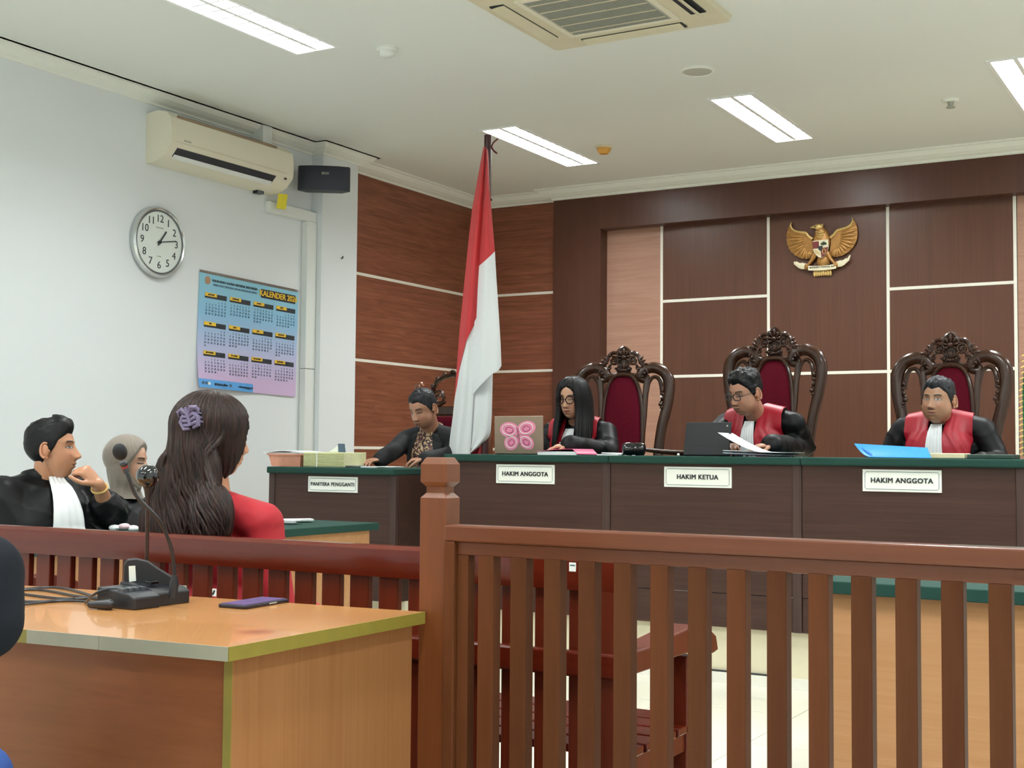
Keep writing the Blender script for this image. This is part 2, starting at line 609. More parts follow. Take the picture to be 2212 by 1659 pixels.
cm.box(XL - 0.15, XR + 0.15, YF - 0.15, YB + 0.15, ZC + 0.12, ZC + 0.2)
struct(cm.build('ceiling', 'ceiling'))

# cornice: one moulded length for each run of wall
PROF = [(0, 3.122), (0.012, 3.122), (0.016, 3.134), (0.045, 3.142), (0.075, 3.158), (0.092, 3.176), (0.097, 3.186), (0.118, 3.189), (0.120, ZC), (0, ZC)]
n_tr = [0]


def cornice(p0, p1, nrm, lift=0.0, e0=0, e1=0):
    n_tr[0] += 1
    p0, p1, nrm = (np.array(k, float) for k in (p0, p1, nrm))
    mb = MB()
    v = []
    ax_ = norm(p1 - p0)
    for p, e in ((p0, -e0), (p1, e1)):           # e0, e1: mitre a run out round an outer corner
        for d, z in PROF:
            v.append((p[0] + nrm[0] * d + ax_[0] * d * e, p[1] + nrm[1] * d + ax_[1] * d * e, min(ZC, z + lift)))
    n = len(PROF)
    mb.add(v, [tuple(range(n)), tuple(range(2 * n - 1, n - 1, -1))] + [(i, n + i, n + (i + 1) % n, (i + 1) % n) for i in range(n)])
    struct(mb.build('trim_%d' % n_tr[0], 'cornice'))


cornice((XL, YF), (XL, YC0), (1, 0), 0.014)
cornice((XL, YC0), (XCOL, YC0), (0, -1), 0.014, 0, 1)
cornice((XCOL, YC0), (XCOL, YC1), (1, 0), 0.014, 1, 1)
cornice((XCOL, YC1), (XP, YC1), (0, 1), 0.014, 1, 0)
cornice((XP, YC1), (XP, YP), (1, 0))
cornice((XP, YP), (-4.93, YP), (0, -1))
cornice((-4.93, YP), (-4.93, YFR), (-1, 0), 0, 0, 1)
cornice((-4.93, YFR), (2 * CX + 4.93, YFR), (0, -1), 0, 1, 1)
cornice((2 * CX + 4.93, YP), (XR, YP), (0, -1))
cornice((XR, YP), (XR, YF), (-1, 0))
cornice((XL, YF), (XR, YF), (0, 1))

# ------------------------------------------------------------------ ceiling lights
lt = thing('ceiling_light', 'recessed louvred ceiling light', 'ceiling light', (LIGHTS[0][0], LIGHTS[0][1], ZC))
hw, hl = LW / 2, LL / 2
fr = MB()
for a0, a1, b0, b1 in ((-hw - 0.018, -hw + 0.002, -hl - 0.018, hl + 0.018), (hw - 0.002, hw + 0.018, -hl - 0.018, hl + 0.018),
                       (-hw, hw, -hl - 0.018, -hl + 0.002), (-hw, hw, hl - 0.002, hl + 0.018)):
    fr.box(a0, a1, b0, b1, -0.007, 0.003)
local(fr.build('frame', 'lamp_white', lt))
rf = MB()
for s in (-1, 1):
    rf.add([(s * hw, -hl, 0), (s * hw, hl, 0), (s * hw * 0.82, hl, 0.10), (s * hw * 0.82, -hl, 0.10)], [(0, 1, 2, 3)])
    rf.add([(-hw, s * hl, 0), (hw, s * hl, 0), (hw, s * hl, 0.10), (-hw, s * hl, 0.10)], [(0, 1, 2, 3)])
rf.box(-hw, hw, -hl, hl, 0.10, 0.104)
local(rf.build('reflector', 'lamp_white', lt))
for s in (-1, 1):
    local(MB().tube([(s * 0.055, -hl + 0.03, 0.066), (s * 0.055, hl - 0.03, 0.066)], 0.014, 10).build('tube', 'lamp_glow', lt, smooth=True))
local(MB().prism([(-0.012, 0.0), (0.012, 0.0), (0.002, 0.04), (-0.002, 0.04)], lambda a, b, d: (a, d, b), -hl, hl).build('spine', 'lamp_white', lt))
bl = MB().prism([(-0.006, 0.0), (0.006, 0.0), (0.001, 0.018), (-0.001, 0.018)], lambda a, b, d: (d, a, b), -hw, hw).mesh('louvre_blade', 'lamp_white')
for k in range(11):
    b_ = local(link('louvre_blade', bl, lt)); b_.location = (0, -hl + 0.1 * (k + 1), 0.002)
la = bpy.data.lights.new('lamp', 'AREA')
la.shape = 'RECTANGLE'; la.size = LW * 0.78; la.size_y = LL * 0.95
la.energy = LAMP_W; la.color = LAMP_COL; la.spread = math.radians(160)
lo = bpy.data.objects.new('lamp', la); COL.objects.link(lo); lo.parent = lt; lo.location = (0, 0, 0.048)
LLAB = ['recessed louvred ceiling light above the tall red and white flag', 'recessed louvred ceiling light in front of the gilded eagle emblem',
        'recessed louvred ceiling light cut by the picture edge above the eagle wall', 'recessed louvred ceiling light beside the wall-mounted air conditioner']
for k, (x, y) in enumerate(LIGHTS):
    o = lt if k == 0 else copy_tree(lt)
    o.location = (x, y, ZC)
    o['label'] = LLAB[k] if k < 4 else 'recessed louvred ceiling light away from the flag, the clock and the eagle emblem'
    o['group'] = 'recessed ceiling lights'

# ------------------------------------------------------------------ ceiling fittings
ac = thing('ceiling_cassette', 'square ivory cassette air conditioner with grey intake grille in the ceiling', 'air conditioner', (-2.67, 5.385, ZC))
H = 0.485
fr = MB()
r = 0.03
ring = [(H - r + r * math.cos(q), H - r + r * math.sin(q)) for q in np.linspace(0, PI / 2, 5)]
poly = [(a, b) for a, b in ring] + [(-b, a) for a, b in ring] + [(-a, -b) for a, b in ring] + [(b, -a) for a, b in ring]
n = len(poly)
fr.add([(a, b, 0.0) for a, b in poly] + [(a * 0.985, b * 0.985, -0.028) for a, b in poly] + [(a * 0.6, b * 0.6, -0.034) for a, b in poly],
       [(i, (i + 1) % n, n + (i + 1) % n, n + i) for i in range(n)] + [(n + i, n + (i + 1) % n, 2 * n + (i + 1) % n, 2 * n + i) for i in range(n)] + [tuple(range(2 * n, 3 * n))])
local(fr.build('panel', 'ivory2', ac, smooth=True))
gr = MB().box(-0.262, 0.262, -0.262, 0.262, -0.042, -0.03)
g_o = local(gr.build('grille', 'grille', ac, bevel=0.003))
for k in range(46):
    pass
bar = MB()
for k in range(5):
    y = -0.262 + 0.105 * k + 0.05
    bar.box(-0.25, 0.25, y - 0.004, y + 0.004, -0.046, -0.041)
local(bar.build('grille_rib', 'ivory2', g_o))
slit = MB()
for k in range(44):
    y = -0.25 + 0.0116 * k
    slit.box(-0.25, 0.25, y - 0.002, y + 0.002, -0.0432, -0.0415)
sl = local(slit.build('grille_slot', plain('slot_grey', '#7c7d74', 0.7), g_o)); sl['kind'] = 'stuff'
gf = MB()
for a0, a1, b0, b1 in ((-0.29, -0.262, -0.29, 0.29), (0.262, 0.29, -0.29, 0.29), (-0.262, 0.262, -0.29, -0.262), (-0.262, 0.262, 0.262, 0.29)):
    gf.box(a0, a1, b0, b1, -0.044, -0.03)
local(gf.build('grille_frame', 'ivory', ac, bevel=0.003))
for k in range(4):
    q = k * PI / 2
    rot = Matrix.Rotation(q, 4, 'Z')
    s = MB().box(0.355, 0.43, -0.27, 0.27, -0.036, -0.026).build('air_slot', 'opening_shade', ac); local(s); s.data.transform(rot)  # solid dark slab, the slot's inner shade given as colour
    tilt = 0.6 if k == 0 else 0.12
    fl = MB().obox((0.39, 0, -0.040), (math.cos(tilt), 0, -math.sin(tilt)), (0, 1, 0), (math.sin(tilt), 0, math.cos(tilt)), 0.034, 0.262, 0.004)
    f_ = local(fl.build('flap', 'ivory2', ac, bevel=0.002)); f_.data.transform(rot)


def ceil_disc(name, label, cat, x, y, prof, mat, extra=None):
    t = thing(name, label, cat, (x, y, ZC))
    local(MB().lathe((0, 0, 0), (0, 0, -1), prof[0], 28).build('base', mat[0], t, smooth=True, angle=35))
    local(MB().lathe((0, 0, 0), (0, 0, -1), prof[1], 28).build(prof[2], mat[1], t, smooth=True, angle=35))
    return t


ceil_disc('smoke_detector', 'small white round smoke detector beside the louvred light nearest the clock', 'smoke detector', -3.942, 5.479,
          ([(0.055, 0), (0.055, 0.012), (0.05, 0.018)], [(0.045, 0.016), (0.043, 0.034), (0.028, 0.046), (0.0, 0.048)], 'sensor_head'), ('cornice', 'trunking'))
ceil_disc('heat_detector', 'small yellowed orange round detector on ceiling beside light above flag', 'heat detector', -3.90, 7.967,
          ([(0.06, 0), (0.06, 0.012), (0.055, 0.018)], [(0.047, 0.016), (0.045, 0.036), (0.03, 0.056), (0.0, 0.058)], 'sensor_head'),
          ('ivory2', plain('orange_plastic', '#d59a42', 0.5)))
ceil_disc('sprinkler', 'small white sprinkler head on ceiling between the two lights by the eagle wall', 'sprinkler', -1.585, 7.878,
          ([(0.05, 0), (0.05, 0.008), (0.042, 0.016)], [(0.02, 0.014), (0.014, 0.04), (0.026, 0.044), (0.026, 0.05), (0.0, 0.052)], 'spray_head'), ('cornice', 'grille'))
sp = thing('ceiling_speaker', 'round flush ceiling loudspeaker with grey mesh grille', 'speaker', (-2.673, 6.62, ZC))
local(MB().lathe((0, 0, 0), (0, 0, -1), [(0.098, 0), (0.098, 0.006), (0.085, 0.012), (0.083, 0.008)], 36).build('rim', 'cornice', sp, smooth=True, angle=30))
local(MB().lathe((0, 0, 0), (0, 0, -1), [(0.084, 0.007), (0.06, 0.012), (0.0, 0.015)], 36).build('mesh_grille', plain('speaker_mesh', '#b7b6ab', 0.7, var=0.2, scale=300), sp, smooth=True))

# ------------------------------------------------------------------ left wall fittings
AY, AZ = (0, 1, 0), (0, 0, 1)
ac = thing('wall_air_conditioner', 'ivory split air conditioner mounted high on the white wall', 'air conditioner', (XL, 6.05, 2.78))
prof = [(0, 2.78), (0, 3.075), (0.09, 3.085), (0.16, 3.07), (0.198, 3.035), (0.208, 2.96), (0.207, 2.89), (0.196, 2.865), (0.15, 2.815), (0.07, 2.782)]
Y0, Y1 = 5.50, 6.60
MB().prism(prof, lambda a, b, d: (XL + a, d, b), Y0 + 0.012, Y1 - 0.012).build('body', 'ivory', ac, smooth=True, angle=25)
for yy, s in ((Y0, 1), (Y1, -1)):
    MB().prism([(a * 0.985 + 0.001, b) for a, b in prof], lambda a, b, d: (XL + a, d, b), yy, yy + s * 0.014).build('end_cap', 'ivory', ac, smooth=True, angle=25)
MB().obox((XL + 0.2105, 6.03, 2.895), AY, (0, 0, 1), (1, 0, 0), 0.50, 0.0015, 0.001).build('front_seam', 'ivory2', ac)
# outlet along the sloping underside: a dark strip paints the opening's shade
e0, e1 = np.array([0.196, 2.865]), np.array([0.15, 2.815])
dn = norm(e1 - e0); nn = np.array([-dn[1], dn[0]]); nn = nn if nn[0] > 0 else -nn
mid = (e0 + e1) / 2
nn3 = np.array([nn[0], 0, nn[1]]); dn3 = np.array([dn[0], 0, dn[1]])
MB().obox((XL + mid[0] + nn[0] * 0.0005, 6.0, mid[1] + nn[1] * 0.0005), AY, dn3, nn3, 0.44, 0.031, 0.002).build('outlet', 'opening_shade', ac)
q = e1 + (e0 - e1) * 0.10
MB().obox((XL + q[0] + nn[0] * 0.004, 6.0, q[1] + nn[1] * 0.004), AY, norm(dn3 * 0.9 + nn3 * 0.25), norm(nn3 * 0.9 - dn3 * 0.25), 0.435, 0.015, 0.002).build('flap', 'trunking', ac, bevel=0.001)
MB().obox((XL + 0.190, 6.0, 3.045), AY, norm((0.4, 0, -0.38)), norm((0.38, 0, 0.4)), 0.44, 0.006, 0.012).build('intake_slot', plain('slot_brown', '#8c7a66', 0.7), ac)
MB().obox((XL + 0.2085, 5.63, 2.912), AY, AZ, (1, 0, 0), 0.028, 0.004, 0.0012).build('maker_mark', 'grille', ac)
MB().obox((XL + 0.195, 6.53, 2.862), AY, norm((-0.5, 0, -0.6)), norm((0.6, 0, -0.5)), 0.008, 0.006, 0.006).build('indicator', 'black_plastic', ac)
MB().box(XL + 0.02, XL + 0.06, 6.42, 6.48, 2.762, 2.786).build('clip', 'black_plastic', ac)
tag(MB().obox((XL + 0.10, 6.615, 2.735), norm((0.35, 0.9, 0.0)), norm((0.1, 0.05, 1)), norm((0.9, -0.35, 0)), 0.034, 0.05, 0.0015).build('hanging_tag', 'yellow'),
    'yellow paper tag hanging under the wall air conditioner', 'tag')
tag(MB().box(XL, XL + 0.115, 6.40, 6.49, 3.07, ZC).build('pipe_cover', 'trunking', bevel=0.004), 'white boxed pipe cover rising from wall air conditioner to ceiling', 'pipe cover')
tr = thing('cable_trunking', 'white plastic trunking running down the wall beside the column', 'trunking', (XL, 7.0, 1.0))
MB().box(XL, XL + 0.045, 6.56, 7.05, 2.665, 2.735).build('horizontal_run', 'trunking', tr, bevel=0.004)
MB().box(XL, XL + 0.05, 6.945, 7.05, 1.655, 2.665).build('upper_run', 'trunking', tr, bevel=0.005)
MB().box(XL, XL + 0.05, 6.945, 7.05, 0.6, 1.652).build('lower_run', 'trunking', tr, bevel=0.005)

# loudspeaker on the column corner
sc = np.array([-5.47, 6.90, 2.925])
fx = norm((0.80, 0.60, 0)); fy = norm((0.60, -0.80, -0.06)); fz = np.cross(fx, fy) * -1
fz = np.array([0, 0, 1.0])
spk = thing('wall_speaker', 'dark navy loudspeaker mounted on the white column beside air conditioner', 'speaker', sc)
fr = [(-0.175, 0.0), (-0.165, 0.035), (-0.09, 0.062), (0, 0.07), (0.09, 0.062), (0.165, 0.035), (0.175, 0.0), (0.12, -0.10), (-0.12, -0.10)]
b_ = MB()
lev = [(-0.082, 0.90), (-0.07, 1.0), (0.0, 1.02), (0.07, 1.0), (0.082, 0.90)]
for z, k in lev:
    b_.v += [tuple(sc + fx * a * (0.97 + 0.03 * k) + fy * b * k + fz * z) for a, b in fr]
nf = len(fr)
b_.f = [tuple(range(nf - 1, -1, -1)), tuple(range(4 * nf, 5 * nf))] + [(j * nf + i, j * nf + (i + 1) % nf, (j + 1) * nf + (i + 1) % nf, (j + 1) * nf + i) for j in range(4) for i in range(nf)]
b_.build('cabinet', 'navy', spk, smooth=True, angle=50)
letters('maker_name', 'BNV', 0.026, 'grille', spk, sc + fy * 0.0725 + fz * 0.028 + fx * 0.01, fx, fz, bold=0.0006)
MB().tube([sc - fy * 0.09, sc - fy * 0.2 + np.array([0.0, 0.02, 0])], 0.018, 8).build('bracket', 'black_plastic', spk)
tag(MB().tube([(XCOL - 0.001, 7.27, 2.447), (XCOL + 0.012, 7.27, 2.447), (XCOL + 0.015, 7.27, 2.462)], [0.005, 0.005, 0.004], 8).build('wall_hook', 'black_plastic'),
    'tiny black hook screwed into the white column', 'hook')

# clock
cc = at(345, 523, 'x', XL + 0.03)
R = 0.212
ck = thing('wall_clock', 'round silver-rimmed wall clock with white dial and arabic numerals', 'clock', (XL, cc[1], cc[2]))
MB().lathe((XL, cc[1], cc[2]), (1, 0, 0), [(R - 0.004, 0), (R, 0.01), (R - 0.002, 0.03), (R - 0.012, 0.043), (R - 0.02, 0.04), (R - 0.024, 0.028), (R - 0.03, 0.026)], 64).build('rim', 'chrome', ck, smooth=True, angle=60)
MB().lathe((XL + 0.024, cc[1], cc[2]), (1, 0, 0), [(R - 0.021, 0.0), (R - 0.021, 0.004)], 64).build('dial', 'clockface', ck)
rg = MB()
pts = [(XL + 0.031, cc[1] + (R - 0.026) * math.cos(q), cc[2] + (R - 0.026) * math.sin(q)) for q in np.linspace(0, 2 * PI, 64, endpoint=False)]
rg.tube(pts, 0.005, 6, closed=True).build('inner_ring', plain('clock_grey', '#55585a', 0.4), ck, smooth=True)
for h in range(1, 13):
    q = PI / 2 - h * PI / 6
    letters('numeral', str(h), 0.062, 'ink', ck, (XL + 0.029, cc[1] + 0.138 * math.cos(q), cc[2] + 0.138 * math.sin(q)), AY, AZ)


def hand(name, ang, ln, w):
    d = np.array([0, math.sin(ang), math.cos(ang)])
    e = np.array([0, math.cos(ang), -math.sin(ang)])
    c0 = np.array([XL + 0.033, cc[1], cc[2]])
    MB().obox(c0 + d * (ln / 2 - 0.012), d, e, (1, 0, 0), ln / 2 + 0.012, w, 0.001).build(name, 'ink', ck)


hand('hour_hand', math.radians(36), 0.085, 0.005)
hand('minute_hand', math.radians(80), 0.135, 0.003)
MB().lathe((XL + 0.028, cc[1], cc[2]), (1, 0, 0), [(0.010, 0), (0.010, 0.008), (0.006, 0.01)], 16).build('hub', 'ink', ck)
for dz, w in ((0.085, 0.03), (-0.085, 0.016)):
    MB().obox((XL + 0.0285, cc[1], cc[2] + dz), AY, AZ, (1, 0, 0), w, 0.003, 0.0008).build('dial_mark', 'grille', ck)

# calendar
p0 = at(430, 583, 'x', XL); p1 = at(645, 628, 'x', XL); p2 = at(635, 858, 'x', XL); p3 = at(421, 835, 'x', XL)
ky = norm(np.array([0, p1[1] - p0[1], p1[2] - p0[2]])); kz = np.array([0, -ky[2], ky[1]])
kw, kh = 0.5 * (np.linalg.norm(p1 - p0) + np.linalg.norm(p2 - p3)), 0.5 * (np.linalg.norm(p3 - p0) + np.linalg.norm(p2 - p1))


def cal(u, v, d=0.0):
    """u, v from the upper left corner in 0..1; the lower left corner curls off the wall"""
    lift = 0.006 + 0.035 * max(0, (v - 0.55) / 0.45) ** 2 * max(0, 1 - u / 0.75) + 0.004 * math.sin(u * 9) * v
    return p0 + ky * kw * u - kz * kh * v + np.array([lift + d, 0, 0])


kal = thing('calendar', 'large blue and lilac year calendar sheet hanging on the white wall', 'calendar', (XL, *(p0 + ky * kw * 0.5 - kz * kh)[1:]))
m, nt, b = _new('calendar_print')
b.inputs['Roughness'].default_value = 0.3
tc = nt.nodes.new('ShaderNodeTexCoord'); sx = nt.nodes.new('ShaderNodeSeparateXYZ')
mr = nt.nodes.new('ShaderNodeMapRange'); mr.inputs[1].default_value = 1.47; mr.inputs[2].default_value = 2.2
cr = nt.nodes.new('ShaderNodeValToRGB'); E_ = cr.color_ramp.elements
E_[0].color = (*lin('#cdb4d8'), 1); E_[1].color = (*lin('#8fc6da'), 1); E_[0].position = 0.1; E_[1].position = 0.95
e_ = E_.new(0.35); e_.color = (*lin('#b9bfe2'), 1)
e_ = E_.new(0.65); e_.color = (*lin('#8fbfe0'), 1)
nt.links.new(tc.outputs['Object'], sx.inputs[0]); nt.links.new(sx.outputs[2], mr.inputs[0]); nt.links.new(mr.outputs[0], cr.inputs[0]); nt.links.new(cr.outputs[0], b.inputs['Base Color'])
MB().grid([[cal(i / 14, j / 14) for i in range(15)] for j in range(15)], 0.0012, (-1, 0, 0)).build('sheet', m, kal, smooth=True)
MB().grid([[cal(i / 14, j * 0.022 - 0.004, 0.002) for i in range(15)] for j in range(2)], 0.004, (-1, 0, 0)).build('top_binding', 'chrome', kal)


def patch(name, mat, u0, u1, v0, v1, d=0.0015, n=6, parent=kal):
    return MB().grid([[cal(u0 + (u1 - u0) * i / n, v, d) for i in range(n + 1)] for v in (v0, v1)], 0.0008, (-1, 0, 0)).build(name, mat, parent)


M['cal_yellow'] = plain('print_yellow', '#e8bf3e', 0.4)
M['cal_black'] = plain('print_black', '#2b3138', 0.4)
M['cal_blue'] = plain('print_blue', '#5b9fdc', 0.4)
M['cal_grey'] = plain('print_grey', '#4f6478', 0.5)
M['cal_brown'] = plain('print_brown', '#a8846a', 0.5)
MB().lathe(cal(0.075, 0.075, 0.0015), (1, 0, 0), [(0.026, 0), (0.026, 0.0008)], 20).build('crest_mark', 'cal_brown', kal)
letters('heading', 'MAHKAMAH AGUNG REPUBLIK INDONESIA', 0.0215, 'cal_black', kal, cal(0.34, 0.07, 0.002), ky, kz, bold=0.0003)
letters('heading', 'DIREKTORAT JENDERAL BADAN PERADILAN UMUM', 0.0175, 'cal_grey', kal, cal(0.34, 0.105, 0.002), ky, kz)
patch('title_band', 'cal_black', 0.60, 0.965, 0.055, 0.135)
letters('title', 'KALENDER 2026', 0.053, 'cal_yellow', kal, cal(0.782, 0.095, 0.004), ky, kz, bold=0.0014)
MONTHS = ['JANUARI', 'FEBRUARI', 'MARET', 'APRIL', 'MEI', 'JUNI', 'JULI', 'AGUSTUS', 'SEPTEMBER', 'OKTOBER', 'NOVEMBER', 'DESEMBER']
START = [4, 0, 0, 3, 5, 1, 3, 6, 2, 4, 0, 2]
DAYS = [31, 28, 31, 30, 31, 30, 31, 31, 30, 31, 30, 31]
for k in range(12):
    c_, r_ = k % 4, k // 4
    u0 = 0.055 + 0.236 * c_; v0 = 0.185 + 0.250 * r_
    hd = patch('month_band', 'cal_black', u0, u0 + 0.205, v0, v0 + 0.042)
    patch('month_tab', 'cal_yellow', u0, u0 + 0.11, v0 - 0.004, v0 + 0.026, 0.0025, 4, hd)
    letters('month_name', MONTHS[k], 0.014, 'cal_black', hd, cal(u0 + 0.055, v0 + 0.011, 0.0036), ky, kz, bold=0.0003)
    rows, row = [], [' ' * 2] * START[k]
    for d in range(1, DAYS[k] + 1):
        row.append('%2d' % d)
        if len(row) == 7:
            rows.append(row); row = []
    if row:
        rows.append(row + ['  '] * (7 - len(row)))
    mb = None
    for ri, rw in enumerate(rows):
        for ci, s in enumerate(rw):
            if not s.strip():
                continue
            me = text_mesh(s.strip(), 0.0165, 0.0003, bold=0.0003)
            o3 = cal(u0 + 0.014 + 0.0295 * ci, v0 + 0.068 + 0.027 * ri, 0.0022)
            mb = mb or MB()
            vv = [o3 + ky * v.co[0] + kz * v.co[1] + np.array([v.co[2], 0, 0]) for v in me.vertices]
            mb.add(vv, [tuple(p.vertices) for p in me.polygons])
            bpy.data.meshes.remove(me)
    mb.build('day_numerals', 'cal_grey', hd)
ft = patch('footer_band', 'cal_blue', -0.005, 0.545, 0.925, 1.0, 0.0015, 10)
letters('footer_text', '@ditjenbadilum', 0.019, 'ink', ft, cal(0.205, 0.962, 0.006), ky, kz, bold=0.0003)
letters('footer_text', 'badilum.mahkamahagung.go.id', 0.0165, 'ink', ft, cal(0.43, 0.962, 0.004), ky, kz, bold=0.0003)
for u in (0.035, 0.065, 0.093, 0.305):
    MB().lathe(cal(u, 0.962, 0.002), (1, 0, 0), [(0.011, 0), (0.011, 0.001)], 14).build('footer_icon', 'plate' if u == 0.093 else 'cal_grey', ft)

# ------------------------------------------------------------------ national emblem on the back wall
EM = np.array([-2.775, YIN - 0.006, 2.595])
emb = thing('eagle_emblem', 'gilded spread-winged eagle emblem with shield and ribbon on dark panel', 'emblem', EM)
K_ = 0.506 / 1440


def e3(cx, cy, d=0.0):
    """emblem sketch coordinates to the wall; d comes out of the wall"""
    return EM + np.array([(cx - 985) * K_, -d, (850 - cy) * K_])


for s in (-1, 1):
    wing = thing_part = MB()
    out = [(985 + s * (985 - a), b) for a, b in ((800, 655), (700, 560), (640, 505), (540, 490), (430, 455), (360, 400), (325, 330), (350, 262), (300, 340), (250, 470), (240, 600), (262, 740), (330, 870), (430, 965), (560, 1035), (700, 1050), (790, 1010), (815, 900), (790, 760))]
    wing.prism(out, lambda a, b, d: e3(a, b, d), 0.004, 0.018)
    w_o = wing.build('wing', 'gold', emb)
    fm = MB()
    tips = [(275, 400), (245, 520), (245, 620), (258, 720), (295, 810), (350, 890), (420, 955), (500, 1005), (580, 1040), (660, 1055), (735, 1045), (790, 1005)]
    for i, (tx, ty) in enumerate(tips):
        rx, ry = 720 - 6 * i, 590 + 24 * i
        a_, b_2 = e3(985 + s * (985 - rx), ry, 0.02), e3(985 + s * (985 - tx), ty, 0.02)
        d_ = norm(b_2 - a_)
        fm.ell(a_ + (b_2 - a_) * 0.64, d_, np.array([0, 1.0, 0]), np.cross(d_, (0, 1, 0)), (np.linalg.norm(b_2 - a_) * 0.40, 0.006, 0.0125), 10, 6)
    fm.build('feathers', 'gold', w_o, smooth=True)
    lead = [e3(985 + s * (985 - a), b, 0.024) for a, b in ((800, 655), (720, 590), (655, 515), (560, 492), (440, 458), (365, 400), (335, 330), (350, 262))]
    MB().tube(smooth_path(lead, 3), [0.011, 0.011, 0.011, 0.010, 0.010, 0.010, 0.010, 0.010, 0.009, 0.009, 0.009, 0.008, 0.008, 0.008, 0.007, 0.007, 0.006, 0.006, 0.005, 0.004, 0.003, 0.002], 8).build('wing_edge', 'gold_light', w_o, smooth=True)
bd = MB()
bd.ell(e3(985, 720, 0.02), (1, 0, 0), (0, 1, 0), (0, 0, 1), (0.062, 0.02, 0.10), 16, 10)
bd.ell(e3(965, 560, 0.022), (1, 0, 0), (0, 1, 0), (0, 0, 1), (0.042, 0.02, 0.06), 14, 10)
bd.ell(e3(1010, 1120, 0.016), (1, 0, 0), (0, 1, 0), (0, 0, 1), (0.045, 0.014, 0.055), 14, 8)
bd.build('body', 'gold', emb, smooth=True)
for k, z in enumerate((520, 570, 620)):
    MB().tube([e3(880 + 6 * k, z - 12, 0.036), e3(965, z + 22, 0.046), e3(1050, z - 12, 0.036)], 0.006, 6).build('neck_feather', 'gold_light', emb, smooth=True)
hd = MB()
hd.ell(e3(930, 410, 0.028), (1, 0, 0), (0, 1, 0), (0, 0, 1), (0.03, 0.018, 0.022), 14, 10)
hd.tube([e3(890, 405, 0.03), e3(830, 405, 0.03), e3(762, 415, 0.03)], [0.015, 0.010, 0.002], 8)
hd.tube([e3(990, 420, 0.028), e3(1010, 385, 0.028), e3(1015, 352, 0.028)], [0.013, 0.009, 0.003], 8)
hd.tube([e3(862, 395, 0.03), e3(862, 360, 0.03)], [0.008, 0.002], 6)
h_o = hd.build('head', 'gold_light', emb, smooth=True)
MB().ball(e3(878, 412, 0.047), 0.005, 8, 6).build('eye', 'ink', h_o)
sh = [(820, 700), (985, 690), (1140, 690), (1150, 850), (1120, 960), (1060, 1040), (1000, 1065), (930, 1040), (850, 950), (822, 850)]
s_o = MB().prism(sh, e3, 0.03, 0.043).build('shield', 'cream', emb, bevel=0.002)
MB().prism([(820, 720), (950, 715), (955, 862), (822, 865)], e3, 0.040, 0.0455).build('field', 'crimson', s_o)
MB().prism([(985, 862), (1146, 850), (1118, 958), (1058, 1036), (1002, 1058)], e3, 0.040, 0.0455).build('field', 'crimson', s_o)
MB().prism([(930, 820), (1030, 815), (1020, 900), (985, 925), (945, 890)], e3, 0.043, 0.048).build('star_field', 'ink', s_o)
for c3 in ((1050, 755), (1020, 775), (1080, 775)):
    MB().ball(e3(*c3, 0.044), (0.012, 0.005, 0.009), 10, 6).build('tree_crown', 'darkgreen', s_o, smooth=True)
MB().tube([e3(1050, 770, 0.045), e3(1050, 810, 0.045)], 0.003, 6).build('tree_trunk', 'darkgreen', s_o)
MB().tube([e3(1060 + 30 * math.cos(q) + 18 * math.sin(q), 935 + 48 * math.sin(q) - 18 * math.cos(q), 0.047) for q in np.linspace(0, 2 * PI, 16, endpoint=False)], 0.003, 6, closed=True).build('chain', 'gold_light', s_o, smooth=True)
for k in range(5):
    x = 860 + 22 * k
    MB().tube([e3(x, 890 + 10 * k, 0.044), e3(x + 18, 960 + 12 * k, 0.044)], 0.0022, 6).build('rice_grain', 'gold_light', s_o)
for s in (-1, 1):
    lg = MB()
    lg.tube([e3(985 + s * 130, 960, 0.022), e3(985 + s * 190, 1080, 0.026), e3(985 + s * 270, 1180, 0.028)], [0.022, 0.015, 0.010], 8)
    for k in range(3):
        lg.tube([e3(985 + s * (270 + 26 * k), 1175, 0.034), e3(985 + s * (285 + 26 * k), 1235, 0.038), e3(985 + s * (270 + 26 * k), 1285, 0.03)], [0.006, 0.006, 0.003], 6)
    lg.build('leg', 'gold', emb, smooth=True)
MB().prism([(890, 1180), (925, 1060), (1120, 1040), (1150, 1180)], e3, 0.006, 0.016).build('tail', 'gold', emb)
for k in range(8):
    x = 835 + 47 * k
    MB().ell(e3(x, 1355 - 8 * math.sin(k / 7 * PI) + 10, 0.014), (1, 0, 0), (0, 1, 0), (0, 0, 1), (0.011, 0.009, 0.025), 10, 6).build('tail_feather', 'gold_light', emb, smooth=True)
rb = MB()
rb.grid([[e3(x, 1165 + 0.00022 * (x - 1000) ** 2 * -1 + 95 * t + 60, 0.04) for x in range(720, 1301, 58)] for t in (0, 1)], 0.006, (0, 1, 0))
for s in (-1, 1):
    pth = [e3(985 + s * a, b, 0.03) for a, b in ((300, 1215), (400, 1200), (470, 1180), (540, 1110))]
    rb.tube(smooth_path(pth, 3), [0.018, 0.02, 0.022, 0.024, 0.022, 0.02, 0.018, 0.015, 0.012, 0.008], 8, flat=((0, 1, 0), 0.35))
    rb.tube([e3(985 + s * 470, 1185, 0.03), e3(985 + s * 560, 1130, 0.03), e3(985 + s * (600 if s > 0 else 570), 1040 if s > 0 else 1100, 0.03)], [0.016, 0.010, 0.004], 8, flat=((0, 1, 0), 0.35))
r_o = rb.build('ribbon', 'cream', emb, smooth=True)
letters('motto', 'BHINNEKA TUNGGAL IKA', 0.0155, 'ink', r_o, e3(1010, 1265, 0.0425) + np.array([0, 0, 0.004]), (1, 0, 0), (0, 0, 1), bold=0.0002)
# ================================================================== furniture
DESK_Y, DESK_TOP = 5.98, 1.087


